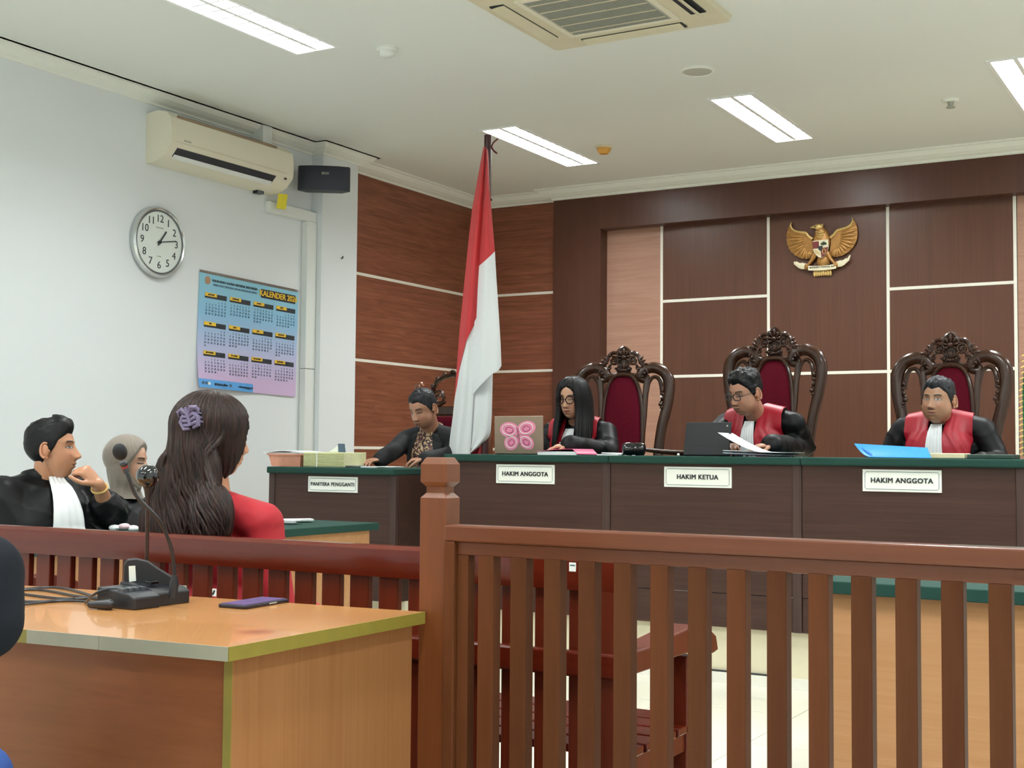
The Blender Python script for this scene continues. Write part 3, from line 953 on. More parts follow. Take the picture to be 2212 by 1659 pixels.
def court_desk(name, label, x0, x1, y0, y1, ztop, sign, sign_cx, sign_w, right_stile=True, left_stile=False, sign_h=0.10, sz=0.0312):
    t = thing(name, label, 'desk', ((x0 + x1) / 2, (y0 + y1) / 2, PLAT_Z))
    zt = ztop - 0.038
    a, b = x0 + (0.045 if left_stile else 0.0), x1 - (0.045 if right_stile else 0.0)
    MB().box(a, b, y0, y0 + 0.02, PLAT_Z + 0.163, zt).build('front_panel', 'desk', t, bevel=0.0015)
    MB().box(a, b, y0 + 0.001, y0 + 0.02, PLAT_Z, PLAT_Z + 0.160).build('kick_panel', 'desk', t, bevel=0.0015)
    if right_stile:
        MB().box(x1 - 0.044, x1 - 0.002, y0 - 0.006, y0 + 0.02, PLAT_Z, zt).build('stile', 'desk_edge', t, bevel=0.002)
    if left_stile:
        MB().box(x0 + 0.002, x0 + 0.044, y0 - 0.006, y0 + 0.02, PLAT_Z, zt).build('stile', 'desk_edge', t, bevel=0.002)
    for xs in (x0 + 0.001, x1 - 0.019):
        MB().box(xs, xs + 0.018, y0 + 0.02, y1 - 0.02, PLAT_Z, zt).build('side_panel', 'desk', t)
    MB().box(x0 + 0.0005, x1 - 0.0005, y0 - 0.03, y1, zt, ztop).build('desk_top', 'felt', t, bevel=0.008)
    if sign:
        p = MB().box(sign_cx - sign_w / 2, sign_cx + sign_w / 2, y0 - 0.008, y0 + 0.001, ztop - 0.052 - sign_h, ztop - 0.052).build('sign_plate', 'plate', t, bevel=0.001)
        cz = ztop - 0.052 - sign_h / 2
        w, h = sign_w / 2 - 0.011, sign_h / 2 - 0.011
        bd = [(sign_cx + sx * (w - (0.006 if k else 0)), y0 - 0.0085, cz + sz_ * (h - (0 if k else 0.006)))
              for sx, sz_, k in ((-1, 1, 1), (1, 1, 1), (1, 1, 0), (1, -1, 0), (1, -1, 1), (-1, -1, 1), (-1, -1, 0), (-1, 1, 0))]
        MB().tube(bd, 0.0011, 5, closed=True).build('border_line', 'cal_grey', p)
        letters('lettering', sign, sz, 'ink', p, (sign_cx, y0 - 0.0092, cz), (1, 0, 0), (0, 0, 1), bold=0.0011 if sz > .03 else .0007, space=1.08)
    return t


desk_woman = court_desk('court_desk', 'dark brown green-topped desk with laptop, signed HAKIM ANGGOTA', -3.87, -2.88, DESK_Y, 6.60, DESK_TOP, 'HAKIM ANGGOTA', -3.375, 0.35)
court_desk('court_desk', 'dark brown green-topped desk signed HAKIM KETUA', -2.88, -1.89, DESK_Y, 6.60, DESK_TOP, 'HAKIM KETUA', -2.41, 0.35)
court_desk('court_desk', 'dark brown green-topped desk with blue folder, signed HAKIM ANGGOTA', -1.89, -0.90, DESK_Y, 6.60, DESK_TOP, 'HAKIM ANGGOTA', -1.43, 0.35)
PTOP = 1.004
court_desk('court_desk', 'dark brown green-topped desk signed PANITERA PENGGANTI', -5.07, -4.16, 5.93, 6.50, PTOP, 'PANITERA PENGGANTI', -4.60, 0.35, True, True, 0.088, 0.0280)

# side desks of the parties


def side_desk(label, x0, x1, y0, y1):
    t = thing('table_desk', label, 'desk', ((x0 + x1) / 2, (y0 + y1) / 2, 0))
    MB().box(x0, x1, y0, y1, 0.715, 0.75).build('desk_top', 'felt', t, bevel=0.004)
    for ys in (y0 + 0.04, y1 - 0.06):
        MB().box(x0 + 0.03, x1 - 0.03, ys, ys + 0.02, 0, 0.715).build('end_panel', 'maple_desk', t, bevel=0.001)
    return t


t = side_desk('light wood green-topped desk in front of the two seated robed lawyers', -4.42, -3.77, 3.18, 5.23)
MB().box(-3.81, -3.792, 3.24, 5.17, 0.02, 0.715).build('modesty_panel', 'maple_desk', t)
t = side_desk('light wood green-topped desk standing behind the slatted railing', -1.10, -0.42, 3.60, 5.40)
MB().box(-1.065, -1.047, 3.66, 5.34, 0.02, 0.715).build('modesty_panel', 'maple_desk', t)

# ------------------------------------------------------------------ front table
tb = thing('front_table', 'orange wood veneer table with yellow and grey edge bands', 'table', (-2.3, 2.0, 0))
A_, B_ = np.array([-1.604, 1.774]), np.array([-1.602, 2.394])
fd = norm((-1, -0.089)); bdv = norm((-1, -0.098))
C2, D2 = B_ + bdv * 1.62, A_ + fd * 1.60
m_top, nt, b = _new('table_top_veneer')
b.inputs['Roughness'].default_value = 0.2
b.inputs['Coat Weight'].default_value = 0.3
tc = nt.nodes.new('ShaderNodeTexCoord')
mp = nt.nodes.new('ShaderNodeMapping'); mp.inputs['Scale'].default_value = (3, 45, 3)
nz = nt.nodes.new('ShaderNodeTexNoise'); nz.inputs['Scale'].default_value = 1; nz.inputs['Detail'].default_value = 6; nz.inputs['Distortion'].default_value = 0.6
n2 = nt.nodes.new('ShaderNodeTexNoise'); n2.inputs['Scale'].default_value = 7; n2.inputs['Detail'].default_value = 3
cr = nt.nodes.new('ShaderNodeValToRGB'); cr.color_ramp.elements[0].position = 0.3; cr.color_ramp.elements[1].position = 0.72
cr.color_ramp.elements[0].color = (*lin('#b07a45'), 1); cr.color_ramp.elements[1].color = (*lin('#c08a55'), 1)
mixf = nt.nodes.new('ShaderNodeMix'); mixf.inputs['Factor'].default_value = 0.5
nt.links.new(tc.outputs['Object'], mp.inputs['Vector']); nt.links.new(mp.outputs[0], nz.inputs['Vector']); nt.links.new(tc.outputs['Object'], n2.inputs['Vector'])
nt.links.new(nz.outputs['Fac'], mixf.inputs['A']); nt.links.new(n2.outputs['Fac'], mixf.inputs['B']); nt.links.new(mixf.outputs['Result'], cr.inputs[0])
st = at(556, 1365, 'z', 0.75)      # round scorch mark on the veneer
vd = nt.nodes.new('ShaderNodeVectorMath'); vd.operation = 'DISTANCE'; vd.inputs[1].default_value = tuple(st)
ms = nt.nodes.new('ShaderNodeMapRange'); ms.inputs[1].default_value = 0.006; ms.inputs[2].default_value = 0.05; ms.inputs[3].default_value = 0.75; ms.inputs[4].default_value = 0.0
mc = nt.nodes.new('ShaderNodeMix'); mc.data_type = 'RGBA'; mc.inputs[7].default_value = (*lin('#6a4426'), 1)
nt.links.new(tc.outputs['Object'], vd.inputs[0]); nt.links.new(vd.outputs['Value'], ms.inputs[0]); nt.links.new(ms.outputs[0], mc.inputs['Factor'])
nt.links.new(cr.outputs[0], mc.inputs[6]); nt.links.new(mc.outputs[2], b.inputs['Base Color'])
top = MB().prism([tuple(D2), tuple(A_), tuple(B_), tuple(C2)], lambda a, b, d: (a, b, d), 0.725, 0.75).build('table_top', m_top, tb)
M['edge_grey'] = plain('edge_band_grey', '#94917f', 0.5, var=0.03)
M['edge_yellow'] = plain('edge_band_yellow', '#80732c', 0.5, var=0.05)


def edge_band(p, q, mat, nrm):
    d = norm(q - p)
    c = (p + q) / 2
    MB().obox((c[0] + nrm[0] * 0.001, c[1] + nrm[1] * 0.001, 0.7375), (d[0], d[1], 0), (nrm[0], nrm[1], 0), (0, 0, 1), np.linalg.norm(q - p) / 2, 0.0012, 0.0128).build('edge_band', M[mat], tb)


nf_ = np.array([fd[1], -fd[0]]); nf_ = nf_ if nf_[1] < 0 else -nf_
j1 = A_ + fd * 0.295; j2 = A_ + fd * 0.475
edge_band(A_, j1, 'edge_grey', nf_); edge_band(j1 + fd * 0.001, j2, 'edge_grey', nf_); edge_band(j2, D2, 'edge_yellow', nf_)
edge_band(A_, B_, 'edge_yellow', np.array([1.0, 0]))
sp_ = MB().box(-1.646, -1.628, 1.812, 2.385, 0, 0.725).build('side_panel', 'maple', tb)
MB().box(-1.6465, -1.6275, 1.8105, 1.8125, 0, 0.725).build('panel_edge', 'edge_yellow', sp_)
fp = MB()
pa, pb = A_ + fd * 0.045 - nf_ * 0.060, D2 - nf_ * 0.060 - fd * 0.03
c = (pa + pb) / 2
fp.obox((c[0], c[1], 0.3725), (fd[0], fd[1], 0), (nf_[0], nf_[1], 0), (0, 0, 1), np.linalg.norm(pb - pa) / 2, 0.009, 0.3525)
fp.build('front_panel', 'maple_dark', tb)
pc = D2 - fd * 0.03
MB().obox((pc[0] + 0.02, pc[1] + 0.33, 0.3625), (1, 0, 0), (0, 1, 0), (0, 0, 1), 0.009, 0.27, 0.3625).build('side_panel', 'maple', tb)

# ------------------------------------------------------------------ railing with its newel post
RY = 2.39
rl = thing('railing', 'long brown teak railing of upright slats with newel post', 'railing', (-0.6, RY, 0))
ps = MB()
for z0, z1, k0, k1 in ((0, 0.998, 1, 1), (0.998, 1.010, 1, 0.72), (1.010, 1.022, 0.72, 0.72), (1.022, 1.034, 0.72, 1), (1.034, 1.072, 1, 1), (1.072, 1.086, 1, 0.72)):
    pass
cxp, cyp, hx, hy = -1.5865, 2.4275, 0.0345, 0.0275
lv = [(0, 1), (0.998, 1), (1.009, 0.70), (1.022, 0.70), (1.033, 1.0), (1.072, 1.0), (1.087, 0.72)]
for z, k in lv:
    ps.v += [(cxp - hx * k, cyp - hy * k, z), (cxp + hx * k, cyp - hy * k, z), (cxp + hx * k, cyp + hy * k, z), (cxp - hx * k, cyp + hy * k, z)]
ps.f = [(3, 2, 1, 0)] + [(4 * j + i, 4 * j + (i + 1) % 4, 4 * j + 4 + (i + 1) % 4, 4 * j + 4 + i) for j in range(len(lv) - 1) for i in range(4)] + [tuple(range(4 * len(lv) - 4, 4 * len(lv)))]
ps.build('newel_post', 'post', rl, bevel=0.0015)
XE = 0.62
MB().box(-1.551, XE, RY, RY + 0.05, 0.906, 0.941).build('top_rail', 'railx', rl, bevel=0.004)
MB().box(-1.524, XE, RY + 0.012, RY + 0.042, 0.877, 0.906).build('inner_rail', 'railx', rl, bevel=0.002)
MB().box(-1.551, -1.524, RY, RY + 0.05, 0.04, 0.906).build('stile', 'rail', rl, bevel=0.003)
MB().box(-1.524, -1.496, RY + 0.012, RY + 0.042, 0.06, 0.877).build('stile', 'rail', rl, bevel=0.002)
MB().box(-1.551, XE, RY, RY + 0.05, 0.0, 0.06).build('bottom_rail', 'railx', rl, bevel=0.003)
MB().box(-1.496, XE, RY + 0.012, RY + 0.042, 0.06, 0.12).build('inner_rail', 'railx', rl, bevel=0.002)
ch = MB().box(0, 0.0385, RY + 0.010, RY + 0.043, 0.12, 0.878)
slat_mats = [M['rail'], wood('railing_teak_b', '#41220f', '#522d17', 'z', 55, 3.0, 0.5, coat=0.0, spec=0.12, bands=0.3, band_scale=5, contrast=(0.25, 0.75)),
             wood('railing_teak_c', '#452411', '#55311a', 'z', 55, 3.0, 0.5, coat=0.0, spec=0.12, bands=0.3, band_scale=5, contrast=(0.25, 0.75))]
sm = [ch.mesh('slat', m) for m in slat_mats]
for k in range(27):
    x = -1.470 + 0.0802 * k
    if x > XE - 0.05:
        break
    s = link('slat', sm[(k * 7 + k // 3) % 3], rl, bevel=0.002)
    s.location = (x, 0, 0)
MB().box(XE, XE + 0.07, 2.40, 2.455, 0, 1.08).build('newel_post', 'post', rl, bevel=0.003)

# ------------------------------------------------------------------ long bench of the examined person
BY = 2.64
bn = thing('bench', 'long glossy red-brown wooden bench with slatted back', 'bench', (-2.4, 2.9, 0))
BX0, BX1 = -3.62, -1.25
prof = [(BY, 0.79), (BY - 0.004, 0.83), (BY, 0.858), (BY + 0.012, 0.867), (BY + 0.036, 0.867), (BY + 0.046, 0.855), (BY + 0.046, 0.79)]
MB().prism(prof, lambda a, b, d: (d, a, b), BX0, BX1).build('top_rail', wood('bench_rail_gloss', '#481207', '#5c1c0c', 'x', 50, 2.5, 0.2, coat=0.32, bands=0.3, band_scale=5, contrast=(0.25, 0.75)), bn, smooth=True, angle=30)
bs = MB().box(0, 0.0575, BY + 0.012, BY + 0.032, 0.30, 0.795)
bsm = bs.mesh('back_slat', 'bench')
k = 0
x = -2.209 + 0.031 - 0.0885 * 16
while x < BX1 - 0.09:
    if x > BX0 + 0.03:
        s = link('back_slat', bsm, bn, bevel=0.0025)
        s.location = (x, 0, 0)
    x += 0.0885
MB().box(BX0, BX1, BY - 0.012, BY + 0.012, 0.598, 0.655).build('middle_rail', 'benchx', bn, bevel=0.006)
MB().box(BX0, BX1, BY + 0.004, BY + 0.036, 0.27, 0.33).build('lower_rail', 'benchx', bn, bevel=0.004)
for j in range(5):
    MB().box(BX0, BX1, 2.70 + 0.094 * j, 2.70 + 0.094 * j + 0.078, 0.412, 0.432).build('seat_slat', 'benchx', bn, bevel=0.004)
MB().box(BX0, BX1, 3.15, 3.175, 0.35, 0.43).build('seat_apron', 'benchx', bn, bevel=0.003)
for xs in (BX0, BX1 - 0.045):
    MB().box(xs, xs + 0.045, BY, BY + 0.05, 0, 0.866).build('back_leg', 'bench', bn, bevel=0.003)
    MB().box(xs, xs + 0.045, 3.03, 3.075, 0, 0.60).build('front_leg', 'bench', bn, bevel=0.003)
    MB().box(xs + 0.005, xs + 0.04, BY + 0.05, 3.15, 0.37, 0.412).build('seat_rail', 'bench', bn)
    arm = [(BY + 0.0, 0.655), (BY + 0.14, 0.655), (BY + 0.30, 0.668), (BY + 0.42, 0.675), (BY + 0.50, 0.662), (BY + 0.56, 0.632), (BY + 0.575, 0.595),
           (BY + 0.54, 0.590), (BY + 0.45, 0.610), (BY + 0.30, 0.612), (BY + 0.14, 0.604), (BY + 0.0, 0.604)]
    MB().prism(arm, lambda a, b, d: (d, a, b), xs - 0.012, xs + 0.057).build('arm', 'bench', bn, bevel=0.004)
p = at(1237, 1231, 'y', BY - 0.003)
stk = MB().obox((p[0], BY - 0.0032, 0.842), (1, 0, 0), (0, 0, 1), (0, 1, 0), 0.0085, 0.010, 0.0008).build('inventory_label', 'plate', bn)
MB().obox((p[0], BY - 0.0042, 0.846), (1, 0, 0), (0, 0, 1), (0, 1, 0), 0.006, 0.0012, 0.0003).build('printed_line', 'cal_grey', stk)
p = at(463, 1280, 'y', BY + 0.011)
MB().obox((p[0], BY + 0.0115, p[2]), (1, 0, 0), (0, 0, 1), (0, 1, 0), 0.007, 0.010, 0.0008).build('inventory_label', 'plate', bn)
MB().obox((p[0] - 0.002, BY + 0.0105, p[2]), norm((0.5, 0, 0.9)), norm((-0.9, 0, 0.5)), (0, 1, 0), 0.007, 0.0028, 0.0004).build('printed_mark', 'ink', bn)

# ------------------------------------------------------------------ carved armchairs of the judges


def carved_chair(name, label, loc, rz, group):
    t = thing(name, label, 'chair', loc, rz, group)

    def L(o):
        return local(o)

    def bk(x, z, d=0.0):
        """point on the leaning back; y forward"""
        return np.array([x, -0.24 - 0.10 * (z - 0.5) + d, z])
    fr = MB()
    for s in (-1, 1):
        pts = [(-.205, .40), (-.212, .60), (-.226, .86), (-.245, 1.02), (-.262, 1.095), (-.278, 1.174), (-.288, 1.25), (-.290, 1.30), (-.280, 1.345), (-.252, 1.385), (-.205, 1.408), (-.165, 1.408), (-.128, 1.392), (-.106, 1.362), (-.116, 1.333), (-.143, 1.330), (-.152, 1.350), (-.138, 1.362)]
        P = smooth_path([bk(-s * -x if s > 0 else x, z) if False else bk(s * -x, z) for x, z in pts], 3)
        rr = np.interp(np.linspace(0, 1, len(P)), [0, .3, .45, .62, .75, .85, 1], [.029, .035, .037, .037, .031, .022, .012])
        fr.tube(P, list(rr), 10, flat=((0, 1, 0), 0.75))
        inner = [(.118, .42), (.122, .9), (.134, 1.1), (.140, 1.22), (.146, 1.30), (.150, 1.33)]
        P = smooth_path([bk(s * x, z, 0.004) for x, z in inner], 3)
        fr.tube(P, 0.019, 8, flat=((0, 1, 0), 0.8))
        arch = [(.150, 1.25), (.160, 1.31), (.185, 1.345), (.212, 1.345), (.232, 1.32), (.242, 1.27), (.246, 1.23)]
        P = smooth_path([bk(s * x, z, 0.004) for x, z in arch], 3)
        fr.tube(P, 0.013, 8)
    fr.tube([bk(-.13, 1.345), bk(0, 1.368), bk(.13, 1.345)], 0.02, 8)
    fr.tube([bk(-.22, .52), bk(0, .52), bk(.22, .52)], 0.028, 8)
    L(fr.build('back_frame', 'carved', t, smooth=True))
    # padded oval
    out = []
    for q in np.linspace(0, 2 * PI, 40, endpoint=False):
        x = math.cos(q); z = math.sin(q)
        zz = 0.95 + 0.40 * (abs(z) ** 0.75) * (1 if z > 0 else -1)
        w = 0.118 if z > 0 else 0.118 - 0.022 * abs(z)
        out.append((w * (abs(x) ** 0.62) * (1 if x > 0 else -1), zz))
    rg_ = MB()
    rg_.tube([bk(x * 1.07, 0.95 + (z - 0.95) * 1.03, 0.014) for x, z in out], 0.0125, 8, closed=True)
    L(rg_.build('pad_frame', 'carved', t, smooth=True))
    pad = MB()
    v = [bk(x * k, 0.95 + (z - 0.95) * k, 0.012 + 0.026 * math.sqrt(max(0, 1 - k * k))) for k in (1.0, .96, .88, .7, .4, .1) for x, z in out]
    n = len(out)
    pad.add(v, [(j * n + i, j * n + (i + 1) % n, (j + 1) * n + (i + 1) % n, (j + 1) * n + i) for j in range(5) for i in range(n)] + [tuple(range(5 * n, 6 * n))])
    pad.add([bk(x, z, -0.012) for x, z in out], [tuple(range(n - 1, -1, -1))])
    L(pad.build('back_pad', 'velvet', t, smooth=True))
    # carved crest
    cr_ = MB()

    def tub(pts, r, k=3):
        nonlocal cr_
        P = smooth_path([bk(x, z, 0.012) for x, z in pts], k)
        if hasattr(r, '__len__'):
            r = list(np.interp(np.linspace(0, 1, len(P)), np.linspace(0, 1, len(r)), r))
        cr_.tube(P, r, 7)

    def leaf(x, z, ang, l, w, d=0.016):
        a_ = np.array([math.cos(ang), 0, math.sin(ang)])
        cr_.ell(bk(x, z, d), a_, (0, 1, 0), np.cross(a_, (0, 1, 0)), (l, w * 1.1, w), 9, 6)
    for s in (-1, 1):
        tub([(s * x, z) for x, z in ((.140, 1.415), (.118, 1.437), (.104, 1.458), (.096, 1.482), (.078, 1.503), (.056, 1.508), (.040, 1.500))], [.012, .013, .013, .012, .013, .014, .008])
        tub([(s * x, z) for x, z in ((.044, 1.494), (.034, 1.516), (.018, 1.534), (0, 1.545))], [.011, .013, .012, .011])
        sp_c = spiral((0, 0), .030, .008, PI * 0.35, 1.5, 16)
        tub([(s * (.062 + a), 1.455 + b) for a, b in sp_c], [.009, .008, .006], 2)
        cr_.ball(bk(s * .062, 1.455, 0.016), 0.010, 8, 6)
        tub([(s * x, z) for x, z in ((.100, 1.415), (.108, 1.392), (.098, 1.372), (.075, 1.362), (.052, 1.364), (.040, 1.372))], [.008, .010, .010, .010, .010, .006])
        tub([(s * x, z) for x, z in ((.095, 1.42), (.082, 1.41), (.088, 1.398), (.097, 1.402))], [.008, .006, .004])
        for k, (lx, lz, an, ll) in enumerate(((.118, 1.448, 0.5, .028), (.132, 1.432, 0.15, .030), (.112, 1.468, 0.9, .022), (.148, 1.418, -0.1, .026), (.085, 1.425, 2.2, .018), (.088, 1.492, 1.2, .016))):
            leaf(s * lx, lz, an if s > 0 else PI - an, ll, 0.009)
        leaf(s * .028, 1.483, (0.3 if s > 0 else PI - 0.3), .018, .010)
        leaf(s * .022, 1.505, (1.0 if s > 0 else PI - 1.0), .020, .010)
        leaf(s * .024, 1.462, (-0.5 if s > 0 else PI + 0.5), .016, .009)
        for k in range(3):
            cr_.ball(bk(s * (.014 + .017 * k), 1.392 + .006 * k, 0.018), 0.0085, 8, 6)
            leaf(s * (.008 + .011 * k), 1.425, (PI / 2 - 0.35 * k if s > 0 else PI / 2 + 0.35 * k), .024, .007)
        cv = MB()
        for zz, xx, rr_ in ((1.262, .248, .014), (1.236, .252, .013), (1.208, .246, .012), (1.170, .238, .015), (1.150, .246, .013), (1.130, .256, .011)):
            cv.ball(bk(s * xx, zz, 0.014), rr_, 9, 6)
        keep, cr_ = cr_, cv
        tub([(s * x, z) for x, z in ((.236, 1.30), (.252, 1.275), (.240, 1.25), (.254, 1.22), (.238, 1.19), (.228, 1.165))], [.006, .007, .006, .007, .006, .004])
        cr_ = keep
        L(cv.build('stile_carving', 'carved', t, smooth=True))
        cr_.ball(bk(s * .136, 1.372, 0.02), 0.012, 8, 6)
        leaf(s * .150, 1.385, 2.0 if s > 0 else PI - 2.0, .02, .007, 0.024)
        leaf(s * .118, 1.350, 0.6 if s > 0 else PI - 0.6, .016, .007, 0.024)
    cr_.ball(bk(0, 1.478, 0.022), (0.016, 0.014, 0.014), 10, 8)
    leaf(0, 1.515, PI / 2, .026, .012)
    cr_.ball(bk(0, 1.392, 0.018), 0.010, 8, 6)
    leaf(0, 1.422, PI / 2, .026, .009)
    cr_.ell(bk(0, 1.46, -0.004), (1, 0, 0), (0, 1, 0), (0, 0, 1), (.046, .010, .062), 14, 8)
    cr_.ell(bk(0, 1.40, -0.004), (1, 0, 0), (0, 1, 0), (0, 0, 1), (.050, .010, .035), 14, 8)
    L(cr_.build('crest_carving', 'carved', t, smooth=True))
    # seat, arms, legs
    st_ = MB().box(-.27, .27, -.22, .28, .40, .46)
    L(st_.build('seat_pad', 'velvet', t, bevel=0.025))
    L(MB().box(-.28, .28, -.25, .29, .34, .405).build('seat_frame', 'carved', t, bevel=0.012))
    for s in (-1, 1):
        P = smooth_path([(s * .235, -.27, .74), (s * .275, -.10, .70), (s * .295, .10, .69), (s * .30, .22, .70), (s * .30, .27, .68), (s * .30, .25, .655), (s * .30, .225, .665)], 4)
        a_o = L(MB().tube(P, [.026] * (len(P) - 8) + list(np.linspace(.026, .012, 8)), 10).build('arm', 'carved', t, smooth=True))
        P = smooth_path([(s * .285, .12, .40), (s * .30, .17, .50), (s * .285, .10, .60), (s * .297, .14, .68)], 4)
        o = MB().tube(P, 0.021, 8)
        for zz in (.50, .56, .62):
            o.ball((s * .298, .14, zz), 0.02, 8, 6)
        L(o.build('arm_support', 'carved', t, smooth=True))
        for yy, sg in ((.25, 1), (-.22, -1)):
            P = smooth_path([(s * .24, yy, .36), (s * .265, yy + .02 * sg, .25), (s * .245, yy, .10), (s * .265, yy + .02 * sg, .012)], 4)
            L(MB().tube(P, list(np.linspace(.036, .020, len(P))), 8).build('leg', 'carved', t, smooth=True))
    return t


CH = carved_chair('carved_armchair', 'carved dark wood armchair with maroon back behind the judge at the tablet', (-2.66, 7.30, PLAT_Z), PI, 'carved judge armchairs')
def chair_at(px, y, z_top_px, rz, label, cat_like=None, zsc=1.0):
    """copy of the carved armchair with its back centred on a pixel column"""
    p = at(px, z_top_px, 'y', y)
    o = CH if cat_like is None else copy_tree(CH)
    # the back stands about 0.3 m behind the chair's middle
    back_off = 0.30
    o.rotation_euler = (0, 0, rz)
    fwd = np.array([-math.sin(rz), math.cos(rz)])
    o.location = (p[0] + fwd[0] * back_off, y + fwd[1] * back_off, PLAT_Z)
    o['label'] = label
    o.scale = (1.0, 1.0, zsc)
    return o


chair_at(1670, 7.62, 706, PI + 0.02, 'carved dark wood armchair with maroon back behind the judge at the tablet', None, 1.035)
chair_at(1346, 7.45, 748, PI + 0.30, 'carved dark wood armchair with maroon back standing turned beside the woman at laptop', 1, 0.97)
chair_at(2051, 7.32, 720, PI - 0.02, 'carved dark wood armchair with maroon back behind the judge with blue folder', 1, 0.97)

# clerk's chair: turned posts with ball finials and an arched carved crest
q = at(908, 830, 'y', 7.05)
kc = thing('carved_side_chair', 'carved wooden armchair with ball finials and maroon back behind the clerk', 'chair', (q[0] + 0.26, 6.85, PLAT_Z))
cxk = q[0] + 0.26
for s in (-1, 1):
    MB().lathe((cxk + s * 0.26, 7.05, PLAT_Z), (0, 0, 1), [(.03, 0), (.026, .4), (.028, .8), (.032, 1.08), (.022, 1.10), (.02, 1.14), (.014, 1.17), (.026, 1.20), (.035, 1.235), (.033, 1.26), (.02, 1.28), (.006, 1.287)], 18).build('back_post', wood('clerk_chair_wood', '#5a2d18', '#7a4424', 'z', 40, 4, 0.25, coat=0.5), kc, smooth=True, angle=60)
    MB().box(cxk + s * 0.26 - .03, cxk + s * 0.26 + .03, 6.62, 7.05, PLAT_Z + .66, PLAT_Z + .70).build('arm', 'carved', kc, bevel=0.012)
    MB().lathe((cxk + s * 0.26, 6.66, PLAT_Z), (0, 0, 1), [(.024, 0), (.022, .3), (.03, .42), (.02, .55), (.026, .66)], 14).build('front_leg', 'carved', kc, smooth=True)
cw = MB()
zb = PLAT_Z + 1.10
arc = [(-.20, zb + .02), (-.17, zb + .08), (-.155, zb + .14), (-.13, zb + .18), (-.08, zb + .21), (0, zb + .225), (.08, zb + .21), (.13, zb + .18), (.155, zb + .14), (.17, zb + .08), (.20, zb + .02)]
cw.tube([(cxk + x, 7.05, z) for x, z in arc], 0.016, 8)
for s in (-1, 1):
    for x, z, r_ in ((.19, .03, .02), (.165, .10, .018), (.15, .15, .018), (.115, .195, .018), (.06, .222, .018), (0, .235, .02)):
        cw.ball((cxk + s * x, 7.035, zb + z), r_, 9, 6)
    cw.tube([(cxk + s * a, 7.045, zb + b) for a, b in spiral((.11, .075), .05, .012, 0.4, 1.4, 16)], 0.010, 7)
    cw.tube([(cxk + s * a, 7.045, zb + b) for a, b in ((.20, .0), (.16, .03), (.12, .02), (.06, .05))], 0.010, 7)
cw.build('crest_carving', 'carved', kc, smooth=True)
MB().box(cxk - .24, cxk + .24, 7.03, 7.07, zb - .04, zb + .02).build('back_rail', 'carved', kc, bevel=0.008)
MB().box(cxk - .21, cxk + .21, 6.985, 7.06, PLAT_Z + .55, zb - .045).build('back_pad', 'velvet', kc, bevel=0.03)
for s in (-1, 0, 1):
    MB().ball((cxk + s * .12, 6.982, zb - .16), .012, 10, 6).build('button', plain('maroon_button', '#8a2438', 0.4), kc, smooth=True)
MB().box(cxk - .25, cxk + .25, 6.60, 7.06, PLAT_Z + .40, PLAT_Z + .47).build('seat_pad', 'velvet', kc, bevel=0.02)

# ------------------------------------------------------------------ flags
FY = 6.70
pl = at(1054, 292, 'y', FY)
fl = thing('flag_on_pole', 'tall red and white flag hanging in folds from a dark pole', 'flag', (pl[0], FY, PLAT_Z))
MB().lathe((pl[0], FY, PLAT_Z), (0, 0, 1), [(.135, 0), (.135, .03), (.10, .05), (.04, .07), (.028, .12)], 28).build('base', 'carved', fl, smooth=True, angle=50)
MB().tube([(pl[0], FY, PLAT_Z + .06), (pl[0], FY, pl[2])], 0.0225, 12).build('pole', plain('pole_maroon', '#3e1c20', 0.35), fl, smooth=True, angle=50)
rib = MB()
rib.tube(smooth_path([at(1061, 318, 'y', FY - .03), at(1066, 308, 'y', FY - .03), at(1075, 300, 'y', FY - .04)], 3), 0.005, 6)
rib.tube(smooth_path([at(1061, 316, 'y', FY - .03), at(1066, 325, 'y', FY - .03), at(1073, 331, 'y', FY - .04)], 3), 0.006, 6)
rib.build('tie_ribbon', plain('ribbon_maroon', '#5a1a22', 0.6), fl)
M['flag_red'] = plain('flag_red', '#c02a2e', 0.6, var=0.04, scale=120, sheen=0.2)
M['flag_white'] = plain('flag_white', '#e4e8ea', 0.6, var=0.02, scale=120, sheen=0.2)


def cloth(name, mat, left, right, ylo, yhi, depth, bow, folds, amp, seed, top=None, bot=None):
    """hanging piece of cloth between two traced edges (px); it bows and ripples about its own plane"""
    ys = np.linspace(0, 1, 34)
    G = []
    for v in ys:
        row = []
        for u in np.linspace(0, 1, 22):
            y0 = ylo if top is None else (np.interp(u, [b[0] for b in top], [b[1] for b in top]) if hasattr(top[0], '__len__') else top[0] + (top[1] - top[0]) * u)
            y1 = yhi if bot is None else np.interp(u, [b[0] for b in bot], [b[1] for b in bot])
            yy = y0 + (y1 - y0) * v
            xl = np.interp(yy, [p[1] for p in left], [p[0] for p in left])
            xr = np.interp(yy, [p[1] for p in right], [p[0] for p in right])
            xx = xl + (xr - xl) * u
            d = depth - bow * math.sin(PI * u) + amp * math.sin(folds * 2 * PI * u + seed + 1.2 * v) * (0.3 + 0.7 * v)
            row.append(at(xx, yy, 'y', FY + d))
        G.append(row)
    return MB().grid(G, 0.002, (0, 1, 0)).build(name, mat, fl, smooth=True)


